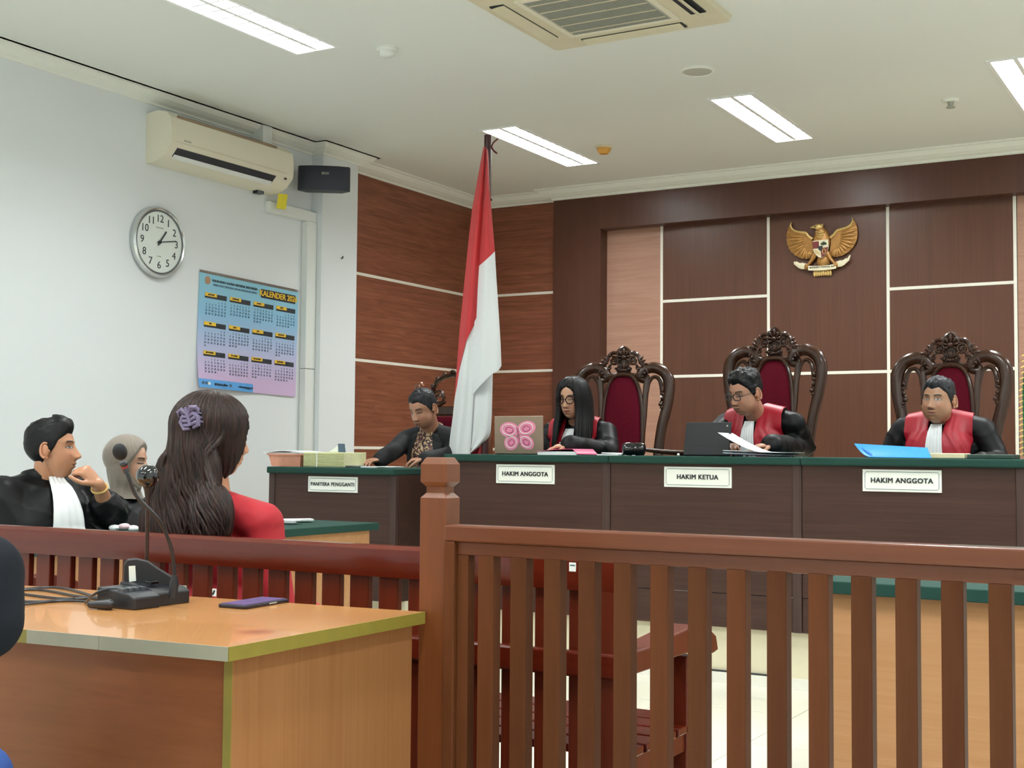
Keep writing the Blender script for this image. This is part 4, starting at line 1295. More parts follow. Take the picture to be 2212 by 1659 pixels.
Lft = [(1044, 318), (1036, 360), (1029, 400), (1020, 450), (1012, 520), (1004, 600), (999, 650), (992, 720), (987, 790), (981, 870), (978, 900), (972, 945), (968, 985)]
Rgt = [(1053, 318), (1055, 340), (1057, 400), (1061, 450), (1065, 500), (1069, 546), (1072, 600), (1076, 660), (1081, 740), (1083, 792)]
Mid = [(1049, 318), (1048, 360), (1045, 420), (1041, 480), (1037, 540), (1035, 575), (1032, 620), (1029, 690), (1025, 740), (1022, 800), (1021, 850), (1018, 900), (1013, 985)]
cloth('red_cloth', 'flag_red', Lft, [(x + 1, y) for x, y in Mid], 318, 700, -0.05, 0.03, 1.0, 0.008, 0.3, bot=((0, 880), (0.15, 800), (0.45, 735), (1, 692)))
cloth('red_cloth', 'flag_red', Mid, Rgt, 322, 560, -0.055, 0.03, 1.0, 0.006, 1.4, bot=((0, 577), (1, 546)))
cloth('white_cloth', 'flag_white', Mid, Rgt, 560, 800, -0.06, 0.03, 1.5, 0.007, 1.4, top=(574, 543), bot=((0, 852), (0.3, 830), (0.66, 808), (0.9, 800), (1, 790)))
cloth('white_cloth', 'flag_white', Lft, [(x + 2, y) for x, y in Mid], 690, 985, -0.045, 0.03, 1.5, 0.008, 0.6, top=((0, 868), (0.15, 790), (0.45, 726), (1, 682)), bot=((0, 985), (1, 985)))
cloth('white_cloth', 'flag_white', [(x - 2, y) for x, y in Mid], [(1066, 780), (1064, 812), (1063, 860), (1062, 900), (1060, 930), (1056, 945), (1036, 965), (1012, 982)], 790, 984, -0.02, 0.025, 1.6, 0.008, 2.0)
cloth('red_cloth', 'flag_red', [(1044, 940), (1030, 985)], [(1058, 940), (1046, 985)], 950, 984, 0.02, 0.01, 1, 0.004, 0)
MB().ball(at(1060, 431, 'y', FY - .01), 0.010, 10, 8).build('ring', 'black_plastic', fl)

gp = at(2233, 600, 'y', 8.85)
gf = thing('green_flag', 'green flag with gold fringe hanging beside the judges wall', 'flag', (gp[0] + .03, 8.85, PLAT_Z))
MB().lathe((gp[0] + .03, 8.85, PLAT_Z), (0, 0, 1), [(.16, 0), (.16, .03), (.04, .06), (.02, .1)], 24).build('base', 'carved', gf, smooth=True)
MB().tube([(gp[0] + .03, 8.85, PLAT_Z + .06), (gp[0] + .03, 8.85, 2.35)], 0.016, 10).build('pole', 'gold', gf, smooth=True)
G = [[(gp[0] + .03 + (u - 0.35) * (0.14 + 0.16 * min(1, v * 1.6)), 8.82 + 0.03 * math.sin(u * 17 + v), 2.22 - 1.12 * v) for u in np.linspace(0, 1, 26)] for v in np.linspace(0, 1, 14)]
MB().grid(G, 0.002, (0, 1, 0)).build('cloth', plain('flag_green', '#1f6a3c', 0.6), gf, smooth=True)
fg = MB()
for i, z in enumerate(np.linspace(1.75, 1.12, 18)):
    x = G[min(13, int((2.22 - z) / 1.12 * 13))][0][0]
    fg.tube([(x + .005, 8.82, z), (x - .018, 8.815, z - .012)], 0.006, 5)
f_o = fg.build('fringe', 'gold_light', gf); f_o['kind'] = 'stuff'

# ------------------------------------------------------------------ things on the judges' desks
DT = DESK_TOP
lp = thing('laptop', 'champagne laptop with pink butterfly sticker on its lid', 'laptop', (-3.51, 6.2, DT))
lx0, lx1 = -3.665, -3.362
lean = norm((0.04, -0.10, 1.0)); ln = norm(np.cross((1, 0, 0), lean)); ln = -ln if ln[1] > 0 else ln
lc = np.array([(lx0 + lx1) / 2, 6.15, DT + .006]) + lean * 0.10
lid = MB().obox(lc, (1, 0, 0), lean, ln, 0.1515, 0.103, 0.003).build('lid', plain('champagne_metal', '#a5917e', 0.35, metal=0.6, var=0.02), lp, bevel=0.003)
MB().box(lx0, lx1, 6.16, 6.37, DT, DT + .012).build('keyboard_base', plain('champagne_base', '#9c8a78', 0.4, metal=0.5), lp, bevel=0.003)
M['sticker'] = plain('sticker_pink', '#e58fae', 0.4)
M['sticker2'] = plain('sticker_magenta', '#b24a78', 0.4)


def lidp(a, b, d=0.0):
    return lc + np.array([a, 0, 0]) + lean * b + ln * (0.003 + d)


for a, b, ra, rb_, an in ((-.056, .028, .060, .042, -0.1), (.050, .036, .058, .040, 0.2), (-.044, -.040, .046, .042, 0.5), (.048, -.038, .052, .036, -0.5)):
    ca, sa = math.cos(an), math.sin(an)
    pol = [(a + ra * math.cos(q) * ca - rb_ * math.sin(q) * sa, b + ra * math.cos(q) * sa + rb_ * math.sin(q) * ca) for q in np.linspace(0, 2 * PI, 20, endpoint=False)]
    w_ = MB().prism(pol, lidp, -0.0005, 0.0012).build('butterfly_wing', 'sticker', lid)
    for k, sc_ in enumerate((0.72, 0.38)):
        pts = [lidp(a + (x - a) * sc_, b + (y - b) * sc_, 0.0016) for x, y in pol]
        MB().tube(pts, 0.0022, 5, closed=True).build('wing_line', 'sticker2' if k else 'plate', w_)
MB().tube([lidp(-.012, .04, .0015), lidp(.004, -.01, .0015), lidp(.012, -.05, .0015)], 0.003, 6).build('butterfly_body', 'sticker2', lid)

bk_ = thing('pink_file', 'pink covered case file with white pages beside the laptop', 'file', (-3.17, 6.1, DT))
MB().box(-3.315, -3.085, 6.00, 6.22, DT, DT + .018).build('pages', 'white_paper', bk_)
MB().grid([[(x, y, DT + .020 + .012 * math.sin((x + 3.31) * 8) * (1 if x < -3.1 else 0.2) - (0.016 if x > -3.08 else 0)) for x in np.linspace(-3.325, -2.97, 14)] for y in (5.995, 6.23)], 0.002, (0, 0, -1)).build('cover', plain('pink_card', '#e0658f', 0.5), bk_)
ps_ = thing('paper_stack', 'loose white papers lying between pink file and gavel', 'papers', (-2.93, 6.1, DT))
MB().box(-2.965, -2.845, 5.99, 6.2, DT, DT + .006).build('sheet', 'white_paper', ps_)
MB().obox((-2.905, 6.12, DT + .010), norm((1, .1, -.04)), norm((-.1, 1, 0)), norm((.04, 0, 1)), .055, .1, .002).build('sheet', 'white_paper', ps_)

gv = thing('gavel', 'glossy dark wooden gavel lying on the green desk', 'gavel', (-2.79, 6.06, DT))
gc = np.array([-2.785, 6.05, DT + .034])
gx = norm((0.97, 0.18, 0))
MB().lathe(gc, gx, [(.024, -.056), (.030, -.050), (.033, -.035), (.034, -.012), (.031, -.008), (.031, .008), (.034, .012), (.033, .035), (.030, .050), (.026, .056), (.02, .052)], 24).build('head', 'black_gloss', gv, smooth=True, angle=35)
MB().tube([gc + np.array([.02, .0, 0]), gc + np.array([.09, .14, -.012]), gc + np.array([.17, .25, -.02])], [.010, .012, .014], 10).build('handle', 'carved', gv, smooth=True)

tb_ = thing('tablet', 'black tablet standing in a folding cover on the desk', 'tablet', (-2.43, 6.17, DT))
lean2 = norm((0.04, 0.16, 1.0)); ln2 = np.cross((1, 0, 0), lean2); ln2 = norm(ln2 if ln2[1] < 0 else -ln2)
tcn = np.array([-2.428, 6.13, DT + .004]) + lean2 * 0.084
MB().obox(tcn, norm((1, 0, .0)), lean2, ln2, 0.121, 0.084, 0.004).build('back_cover', plain('slate_cover', '#13171c', 0.5, var=0.06), tb_, bevel=0.004)
MB().lathe(tcn + np.array([.1, 0, 0]) + lean2 * .065 + ln2 * .004, ln2, [(.0045, 0), (.0045, .0015)], 12).build('camera', 'grille', tb_)
MB().obox(tcn - lean2 * .036 + ln2 * .0045, (1, 0, 0), lean2, ln2, 0.12, 0.001, 0.0006).build('fold_line', 'black_plastic', tb_)
MB().box(-2.55, -2.305, 6.14, 6.33, DT, DT + .008).build('keyboard', 'black_plastic', tb_, bevel=0.002)
tag(MB().ball((-2.515, 5.985, DT + .007), .007, 12, 8).build('desk_bead', 'plate', smooth=True), 'tiny white bead on the green desk beside the tablet', 'bead')

fb = thing('open_case_file', 'thick dark blue case file with a lifted white page', 'file', (-2.16, 6.12, DT))
for k in range(4):
    MB().grid([[(x, 6.03 + .05 * k * 0 + yy, DT + .004 + .006 * k + .018 * max(0, (-2.05 - x)) * 2) for x in np.linspace(-2.30, -2.02 + .015 * k, 8)] for yy in (0, .2)], 0.003, (0, 0, -1)).build('sheet', plain('file_blue', '#22304f', 0.6) if k % 2 == 0 else M['white_paper'], fb)
MB().grid([[(x, 6.0 + yy, DT + .022 + .085 * max(0, (-2.10 - x) / .2) ** 1.4) for x in np.linspace(-2.315, -1.95, 16)] for yy in (0, .21)], 0.001, (0, 0, -1)).build('lifted_page', 'white_paper', fb, smooth=True)

bf = thing('blue_folder', 'bright blue open folder lying on the desk', 'folder', (-1.49, 6.05, DT))
M['blue_pl'] = plain('blue_plastic', '#1f8fe0', 0.35, var=0.04)
M['blue_pl2'] = plain('blue_plastic_in', '#1767b8', 0.35, var=0.04)
pA = [at(1845, 958, 'y', 6.10), at(2003, 967, 'y', 6.10), at(2012, 989, 'y', 5.99), at(1878, 987, 'y', 5.99)]
pA = [np.array([p[0], p[1], max(p[2], DT + .002)]) for p in pA]
MB().grid([[pA[0] * (1 - u) * (1 - v) + pA[1] * u * (1 - v) + pA[2] * u * v + pA[3] * (1 - u) * v + np.array([0, 0, -.012 * math.sin(PI * v) * (1 - u)]) for u in np.linspace(0, 1, 10)] for v in np.linspace(0, 1, 6)], 0.002, (0, 0.3, -1)).build('front_cover', 'blue_pl', bf, smooth=True)
MB().grid([[(lambda p: np.array([p[0], p[1], max(p[2], DT + .004)]))(pA[0] * (1 - v) + pA[3] * v + np.array([.02 + .16 * u, .06 * u, -.006 - (pA[0][2] - DT - .012) * u * (1 - v)])) for u in np.linspace(0, 1, 6)] for v in np.linspace(0, 1, 6)], 0.002, (0, 0.3, -1)).build('inner_flap', 'blue_pl2', bf, smooth=True)
MB().box(-1.60, -1.32, 6.08, 6.28, DT, DT + .006).build('back_cover', 'blue_pl', bf)
tag(MB().box(-1.315, -1.165, 6.02, 6.16, DT, DT + .024).build('cream_box', plain('cream_card', '#d8cdaa', 0.6), bevel=0.004), 'small cream box lying on desk beside blue folder', 'box')
tag(MB().box(-1.155, -0.96, 6.02, 6.2, DT, DT + .020).build('green_case', plain('green_case', '#1e3a30', 0.5), bevel=0.004), 'flat dark green case lying at the end of desk', 'case')

# ------------------------------------------------------------------ things on the clerk's desk
bs_ = thing('letter_basket', 'pale orange plastic basket under a white sheet of paper', 'basket', (-5.02, 6.08, PTOP))
b_ = MB()
o_ = [(-.125, -.10), (.125, -.10), (.125, .10), (-.125, .10)]
v = []
for z, k in ((0, .86), (.066, .97), (.066, 1.03), (.076, 1.03), (.076, .93), (.008, .82)):
    v += [(-5.02 + x * k, 6.10 + y * k, PTOP + z) for x, y in o_]
b_.add(v, [(3, 2, 1, 0)] + [(4 * j + i, 4 * j + (i + 1) % 4, 4 * j + 4 + (i + 1) % 4, 4 * j + 4 + i) for j in range(5) for i in range(4)] + [(20, 21, 22, 23)])
b_.build('basket_body', plain('salmon_plastic', '#dc9a80', 0.45), bs_)
MB().grid([[(-5.17 + .28 * u, 5.99 + .23 * w, PTOP + .080 + .010 * math.sin(3 * u)) for u in np.linspace(0, 1, 8)] for w in (0, 1)], 0.004, (0, 0, 1)).build('paper', 'white_paper', bs_)
bx_ = thing('slatted_box', 'cream ribbed plastic file box beside the orange basket', 'box', (-4.74, 6.1, PTOP))
M['cream_pl'] = plain('cream_plastic', '#dcdcae', 0.5)
MB().box(-4.885, -4.585, 6.01, 6.22, PTOP, PTOP + .086).build('box_body', 'cream_pl', bx_, bevel=0.003)
for k in range(8):
    MB().box(-4.882, -4.588, 6.0065, 6.0105, PTOP + .008 + .0095 * k, PTOP + .0125 + .0095 * k).build('rib', plain('cream_rib', '#c6c894', 0.5) if k == 0 else bpy.data.materials['cream_rib'], bx_)
MB().box(-4.785, -4.778, 6.005, 6.011, PTOP, PTOP + .086).build('divider', 'plate', bx_)
td = thing('tape_dispenser', 'small white desk dispenser standing on the cream box', 'dispenser', (-4.69, 6.1, PTOP + .086))
MB().prism([(-.055, 0), (.03, 0), (.03, .02), (.022, .046), (.0, .030), (-.03, .012)], lambda a, b, d: (-4.70 + a, 6.1 + d, PTOP + .086 + b), -.025, .025).build('housing', 'plate', td, bevel=0.003)
MB().prism([(.022, 0), (.034, 0), (.026, .05), (.019, .05)], lambda a, b, d: (-4.70 + a, 6.1 + d, PTOP + .086 + b), -.028, .028).build('cutter', 'cal_grey', td)
cp = thing('clerk_papers', 'loose papers spread in front of the clerk on the green desk', 'papers', (-4.40, 6.05, PTOP))
for k, (x, y, a, w, h) in enumerate(((-4.47, 6.10, .2, .10, .07), (-4.39, 6.02, -.3, .05, .05), (-4.30, 6.06, .1, .06, .06), (-4.53, 6.04, .5, .05, .06))):
    MB().obox((x, y, PTOP + .003 + .002 * k), (math.cos(a), math.sin(a), 0), (-math.sin(a), math.cos(a), 0), (0, 0, 1), w, h, .002 + .0015 * (k == 1)).build('sheet', 'white_paper' if k != 3 else plain('grey_sheet', '#6c7076', 0.6), cp)

# ------------------------------------------------------------------ things on the lawyers' desk
wp = thing('white_papers', 'white folded papers at the end of the lawyers green desk', 'papers', (-4.2, 5.05, .75))
for k, (x, y, a) in enumerate(((-4.15, 4.92, .3), (-4.10, 4.98, .9), (-4.05, 4.84, .1))):
    MB().obox((x, y, .757 + .006 * k), (math.cos(a), math.sin(a), 0), (-math.sin(a), math.cos(a), 0), (0, 0, 1), .09, .04, .006 - .002 * k).build('sheet', 'white_paper', wp)
c = at(262, 1142, 'z', .76)
ts = thing('tissue_pack', 'crumpled white tissue pack on the lawyers green desk', 'tissue', c)
for k in range(4):
    MB().ball((c[0] + .03 * k - .04, c[1] + .02 * (k % 2), .762 + .004 * (k % 3)), (.028, .022, .014), 10, 6).build('tissue', 'white_paper' if k != 2 else plain('tissue_pink', '#e8c4cc', 0.7), ts)

# ------------------------------------------------------------------ things on the front table
TZ = .75
ph = thing('phone', 'dark purple smartphone lying on the veneer table', 'phone', (-1.975, 2.28, TZ))
pa, pb, pcn = at(479, 1316, 'z', TZ), at(531, 1317, 'z', TZ), at(620, 1302, 'z', TZ)
ux = norm((pb - pa)[:2]); uy = np.array([-ux[1], ux[0]])
ln_ = 0.158; wd_ = 0.076
uy = norm((pcn - pb)[:2]); ux = np.array([uy[1], -uy[0]])
cph = pb[:2] + uy * ln_ / 2 - ux * wd_ / 2
MB().obox((*cph, TZ + .0045), (*ux, 0), (*uy, 0), (0, 0, 1), wd_ / 2, ln_ / 2, .0045).build('case', plain('phone_case', '#1c1626', 0.35), ph, bevel=0.003)
MB().obox((*cph, TZ + .0093), (*ux, 0), (*uy, 0), (0, 0, 1), wd_ / 2 - .004, ln_ / 2 - .004, .0006).build('back_glass', plain('phone_purple', '#5a4a7c', 0.25), ph)
MB().obox((*(cph + ux * wd_ / 2 + uy * .02), TZ + .0048), (*uy, 0), (0, 0, 1), (*ux, 0), .014, .0014, .0006).build('side_key', 'grille', ph)

# microphone unit with goose neck
um = thing('gooseneck_microphone', 'black conference microphone with bent goose neck and foam windscreen on table', 'microphone', (-2.16, 2.15, TZ))
g0, g1, g2 = at(237, 1318, 'z', TZ), at(290, 1319, 'z', TZ), at(415, 1303, 'z', TZ)
uy = norm((g2 - g1)[:2]); ux = norm(np.array([-uy[1], uy[0]]))
O2 = g1[:2]


def un(a, b, z):
    """a along the unit, b back from its front edge"""
    return (*(O2 + uy * a + ux * b), TZ + z)


b_ = MB()
prf = [(0, 0), (0.0, .026), (.02, .034), (.12, .044), (.12, 0)]
v = [un(a, b, z) for a in (0, .075) for b, z in prf]
b_.add(v, [tuple(range(5)), tuple(range(9, 4, -1))] + [(i, 5 + i, 5 + (i + 1) % 5, (i + 1) % 5) for i in range(5)])
v = [un(a, b + .012, z * 1.12) for a in (.075, .175) for b, z in prf]
b_.add(v, [tuple(range(5)), tuple(range(9, 4, -1))] + [(i, 5 + i, 5 + (i + 1) % 5, (i + 1) % 5) for i in range(5)])
base = b_.build('base', 'black_plastic', um, bevel=0.003)
for k in range(4):
    p = un(.010 + .018 * k, .05, .040)
    MB().obox(p, (*uy, 0), (*ux, 0.08), (0, 0, 1), .006, .009, .004).build('button', plain('button_grey', '#4a4e52', 0.4) if k == 0 else bpy.data.materials['button_grey'], base)
MB().obox(un(.10, .055, .050), (*uy, 0), (*ux, 0.08), (0, 0, 1), .012, .010, .004).build('speak_key', 'black_gloss', base, bevel=0.002)
MB().obox(un(.176, .03, .026), (*ux, 0), (0, 0, 1), (*uy, 0), .006, .012, .001).build('port_label', 'grille', base)
D0 = 2.93
neck = [pd(375, 1272, 2.90), pd(377, 1245, 2.90), pd(375, 1215, 2.90), pd(369, 1182, 2.89), pd(357, 1150, 2.88), pd(340, 1120, 2.86), pd(320, 1098, 2.85), pd(300, 1078, 2.84), pd(287, 1058, 2.83), pd(277, 1030, 2.82), pd(268, 1005, 2.82)]
MB().tube(smooth_path(neck, 3), 0.0042, 8).build('goose_neck', 'black_plastic', um, smooth=True)
MB().lathe(neck[0], norm(neck[1] - neck[0]), [(.010, -.02), (.010, .012), (.006, .03)], 12).build('neck_socket', 'black_plastic', um, smooth=True)
hdv = norm(pd(259, 975, 2.80) - neck[-1])
MB().lathe(neck[-1], hdv, [(.006, -.02), (.0075, -.004), (.009, .006)], 12).build('mic_capsule', 'black_plastic', um, smooth=True)
MB().lathe(neck[-1], hdv, [(.0078, -.006), (.0082, 0), (.0078, .004)], 12).build('red_ring', plain('ring_red', '#8e2f33', 0.35), um, smooth=True)
fo = MB(); cfo = pd(259, 976, 2.805); sx_ = norm(np.cross(hdv, (0, 0, 1)))
fo.ell(cfo, sx_, np.cross(hdv, sx_), hdv, (.0155, .0155, .0195), 16, 10)
fo.build('foam_windscreen', 'black_matte', um, smooth=True)

# stand with a glossy ball on a slim pole and flared base
bsn = thing('ball_stand', 'glossy black ball on a slim dark pole with flared labelled base', 'stand', (-2.25, 2.2, TZ))
DB = 2.97
pb_ = [at(265, 1283, 'z', TZ), at(400, 1285, 'z', TZ)]
out = [(268, 1218), (275, 1207), (295, 1205), (320, 1211), (345, 1228), (370, 1243), (385, 1252), (390, 1285), (378, 1290), (300, 1290), (274, 1290), (266, 1250)]
fl_ = MB()
n = len(out)
DBB = 2.985
front = [pd(a, b, DBB) for a, b in out]; backp = [pd(a, b, DBB + .05) for a, b in out]
ctr = sum(front) / n
v = [ctr + (p - ctr) * 0.93 - R_CAM[:, 2] * 0.008 for p in front] + front + backp
v = [np.array([p[0], p[1], max(p[2], TZ)]) for p in v]
fl_.add(v, [tuple(range(n))] + [(i, (i + 1) % n, n + (i + 1) % n, n + i) for i in range(n)] + [(n + i, n + (i + 1) % n, 2 * n + (i + 1) % n, 2 * n + i) for i in range(n)] + [tuple(range(3 * n - 1, 2 * n - 1, -1))])
b_o = fl_.build('base', plain('base_black', '#1e1e20', 0.6, var=0.05), bsn)
lb = [pd(a, b, DBB - .0095) for a, b in ((278, 1223), (292, 1222), (294, 1255), (279, 1257))]
MB().add(lb + [p + R_CAM[:, 2] * .001 for p in lb], [(0, 1, 2, 3), (7, 6, 5, 4), (0, 4, 5, 1), (1, 5, 6, 2), (2, 6, 7, 3), (3, 7, 4, 0)]).build('paper_label', 'plate', b_o)
pbt, ptp = pd(317, 1225, DBB + .025), pd(319, 1050, DBB + .01)
MB().tube([pbt, ptp], 0.0046, 10).build('pole', plain('pole_dark', '#2a1610', 0.35), bsn, smooth=True)
MB().lathe(ptp, norm(ptp - pbt), [(.005, -.03), (.008, -.01), (.013, .004)], 14).build('collar', 'black_plastic', bsn, smooth=True)
MB().ball(pd(319, 1028, DBB + .008), 0.0265, 24, 16).build('ball', 'black_gloss', bsn, smooth=True)

# cables on the table, each its own
rs = random.Random(3)
for k in range(5):
    pts = []
    x0, y0 = 60 - 20 * (k % 2), 1272 + 9 * k
    for j in range(9):
        u = j / 8
        px = -40 + (250 + 14 * k) * u
        py = 1269 + 8.5 * k + 5 * math.sin(u * 7 + k * 1.7) + (1300 - 1269 - 8.5 * k) * u ** 3 * 0.6
        p = at(px, py, 'z', TZ + .004)
        pts.append((p[0], p[1], TZ + .004))
    tag(MB().tube(smooth_path(pts, 3), 0.0032, 6).build('cable', 'black_plastic', smooth=True), 'thin black cable trailing across the veneer table', 'cable', 'cables on the veneer table')
pts = [at(185, 1302, 'z', TZ + .004), pd(205, 1283, 2.87), pd(235, 1272, 2.88), pd(262, 1274, 2.9)]
tag(MB().tube(smooth_path(pts, 4), 0.0032, 6).build('cable', 'black_plastic', smooth=True), 'thin black cable arching up to the microphone unit', 'cable')
pl_ = thing('cable_plug', 'black cable plug lying beside the microphone unit', 'plug', at(215, 1302, 'z', TZ))
MB().capsule(at(196, 1306, 'z', TZ + .010), at(236, 1306, 'z', TZ + .012), .008, .012, 10).build('plug_body', 'black_plastic', pl_, smooth=True)
MB().capsule(at(228, 1284, 'z', TZ + .016), at(246, 1282, 'z', TZ + .02), .008, .009, 10).build('strain_relief', 'black_plastic', pl_, smooth=True)
p0_, p1_ = at(1500, 1452, 'y', PLAT_Y - .014), at(1660, 1463, 'y', PLAT_Y - .014)
tag(MB().tube([(p0_[0], PLAT_Y - .012, .056), ((p0_[0] + p1_[0]) / 2, PLAT_Y - .012, .057), (p1_[0], PLAT_Y - .012, .056)], .005, 6).build('cable', 'black_plastic'), 'short black cable lying on the skirting of the platform', 'cable')
# ================================================================== people


def remeshed(mb, voxel, smooth=3):
    """one continuous surface round the collected shapes"""
    me = bpy.data.meshes.new('tmp')
    me.from_pydata(mb.v, [], mb.f)
    o = bpy.data.objects.new('tmp', me)
    COL.objects.link(o)
    r = o.modifiers.new('r', 'REMESH'); r.mode = 'VOXEL'; r.voxel_size = voxel
    if smooth:
        s = o.modifiers.new('s', 'SMOOTH'); s.iterations = smooth; s.factor = 0.5
    dg = bpy.context.evaluated_depsgraph_get()
    ev = o.evaluated_get(dg)
    m2 = ev.to_mesh()
    n = len(m2.vertices)
    v = np.empty(n * 3); m2.vertices.foreach_get('co', v)
    f = [tuple(p.vertices) for p in m2.polygons]
    ev.to_mesh_clear()
    bpy.data.objects.remove(o); bpy.data.meshes.remove(me)
    return v.reshape(-1, 3), f


def vnormals(v, f):
    N = np.zeros_like(v)
    a = np.array([q[:3] for q in f])
    n = np.cross(v[a[:, 1]] - v[a[:, 0]], v[a[:, 2]] - v[a[:, 0]])
    for k in range(3):
        np.add.at(N, a[:, k], n)
    return N / np.maximum(1e-12, np.linalg.norm(N, axis=1))[:, None]


def wrinkle(v, f, amp, sc=19.0, seed=0.0, dirs=((1, .3, .8), (-.5, 1, .4), (.3, -.8, 1))):
    """cloth folds: a few crossing waves pushed along the normals"""
    N = vnormals(v, f)
    d = np.zeros(len(v))
    for k, q in enumerate(dirs):
        q = np.array(q) / np.linalg.norm(q)
        ph = 2.0 * np.sin(v @ np.roll(q, 1) * sc * 0.55 + seed + k)
        d += (1 - np.abs(np.sin(v @ q * sc * (1 + .35 * k) + ph + seed * 1.7 + k))) ** 2
    d = d / len(dirs) - 0.35
    return v + N * (amp * d)[:, None]


def mesh_from(name, v, f, mat, col=None, smooth=True):
    me = bpy.data.meshes.new(name)
    me.from_pydata([tuple(p) for p in v], [], f)
    me.materials.append(M[mat] if isinstance(mat, str) else mat)
    if smooth:
        me.polygons.foreach_set('use_smooth', [True] * len(me.polygons))
    if col is not None:
        at_ = me.color_attributes.new('Col', 'FLOAT_COLOR', 'POINT')
        at_.data.foreach_set('color', np.concatenate([col, np.ones((len(col), 1))], 1).ravel())
    me.update()
    return me


def skin_mat():
    m, nt, b = _new('skin')
    b.inputs['Roughness'].default_value = 0.38
    a = nt.nodes.new('ShaderNodeAttribute'); a.attribute_name = 'Col'
    nt.links.new(a.outputs['Color'], b.inputs['Base Color'])
    b.inputs['Subsurface Weight'].default_value = 0.08
    b.inputs['Subsurface Radius'].default_value = (0.01, 0.004, 0.002)
    b.inputs['Subsurface Scale'].default_value = 0.5
    return m


M['skin'] = skin_mat()


def hair_mat(name, c0, c1, rough=0.45):
    m, nt, b = _new(name)
    b.inputs['Roughness'].default_value = rough
    b.inputs['Specular IOR Level'].default_value = 0.25
    tc = nt.nodes.new('ShaderNodeTexCoord')
    mp = nt.nodes.new('ShaderNodeMapping'); mp.inputs['Scale'].default_value = (160, 160, 14)
    nz = nt.nodes.new('ShaderNodeTexNoise'); nz.inputs['Scale'].default_value = 1.0; nz.inputs['Detail'].default_value = 5
    cr = nt.nodes.new('ShaderNodeValToRGB'); cr.color_ramp.elements[0].position = 0.35; cr.color_ramp.elements[1].position = 0.7
    cr.color_ramp.elements[0].color = (*lin(c0), 1); cr.color_ramp.elements[1].color = (*lin(c1), 1)
    bp = nt.nodes.new('ShaderNodeBump'); bp.inputs['Strength'].default_value = 0.5; bp.inputs['Distance'].default_value = 0.003
    nt.links.new(tc.outputs['Object'], mp.inputs[0]); nt.links.new(mp.outputs[0], nz.inputs['Vector']); nt.links.new(nz.outputs['Fac'], cr.inputs[0])
    nt.links.new(cr.outputs[0], b.inputs['Base Color']); nt.links.new(nz.outputs['Fac'], bp.inputs['Height']); nt.links.new(bp.outputs[0], b.inputs['Normal'])
    return m


M['hair_black'] = hair_mat('hair_black', '#08080a', '#131316')
M['hair_grey'] = hair_mat('hair_salt', '#101114', '#34363a', 0.5)
M['hair_brown'] = hair_mat('hair_brown', '#120a09', '#38231d', 0.5)
M['robe'] = plain('robe_black_satin', '#090a0d', 0.5, var=0.15, scale=9, spec=0.22)
M['robe_red'] = plain('robe_red_satin', '#a51429', 0.45, var=0.08, scale=9)
M['bib'] = plain('bib_white', '#eef1f4', 0.7, var=0.02)
M['suit'] = plain('suit_black', '#0b0c11', 0.8, var=0.12, scale=60)

NU, NV = 120, 96


def smax(a, b, k=140.0):
    m = np.maximum(a, b)
    return m + np.log(np.exp(k * (a - m)) + np.exp(k * (b - m))) / k


def ray_ell(d, c, r):
    c, r = np.array(c), np.array(r)
    a = ((d / r) ** 2).sum(-1)
    b = -2 * ((d * c) / (r * r)).sum(-1)
    cc = ((c / r) ** 2).sum() - 1
    return (-b + np.sqrt(np.maximum(b * b - 4 * a * cc, 0))) / (2 * a)


def sstep(x):
    x = np.clip(x, 0, 1)
    return x * x * (3 - 2 * x)


def head_shape(fat=0.0, jaw=0.0, nose=1.0, dense=True):
    """face forward along +y, x to the person's right, z up; returns a closed (NV, NU, 3) grid and its angles"""
    w = np.linspace(-PI, PI, NU, endpoint=False)
    u = w - 0.55 * np.sin(w)
    q = np.linspace(-PI / 2 + 0.012, PI / 2 - 0.012, NV)
    vv = q - 0.22 * np.sin(2 * q)
    U, V = np.meshgrid(u, vv)
    d = np.stack([np.cos(V) * np.sin(U), np.cos(V) * np.cos(U), np.sin(V)], -1)
    r = smax(ray_ell(d, (0, -.012, .034), (.075, .095, .086)), ray_ell(d, (0, .020, -.030), (.060 + fat + jaw, .069, .086)))
    if fat:
        r = smax(r, ray_ell(d, (0, .015, -.045), (.066 + fat, .060, .055)))
    P = d * r[..., None]
    x, y, z = P[..., 0], P[..., 1], P[..., 2]
    ax = np.abs(x)
    wf = sstep((d[..., 1] - 0.25) / 0.35)
    g = lambda a, s: np.exp(-(a / s) ** 2)
    prof = np.interp(z, [-.046, -.040, -.034, -.026, -.010, .010, .028], [0, .35, .92, 1.0, .62, .24, 0])
    by = nose * .021 * prof * g(x, .0105 + .006 * np.interp(z, [-.04, .0], [1, 0]))
    by += .006 * nose * g(ax - .013, .007) * g(z + .033, .008)
    by += -.010 * g(ax - .031, .015) * g(z - .012, .011)
    by += .0065 * g(ax - .031, .011) * g(z - .009, .0085)
    by += .0045 * g(ax - .028, .020) * g(z - .030, .008)
    by += .004 * g(ax - .040, .015) * g(z + .022, .016)
    by += .0065 * g(x, .019) * (g(z + .0575, .0048) + 1.05 * g(z + .0695, .0052))
    by += -.0035 * g(x, .022) * g(z + .0635, .0022)
    by += -.003 * g(x, .02) * g(z + .083, .006)
    by += .007 * g(x, .017) * g(z + .101, .012)
    P[..., 1] = y + by * wf
    return P, U, V


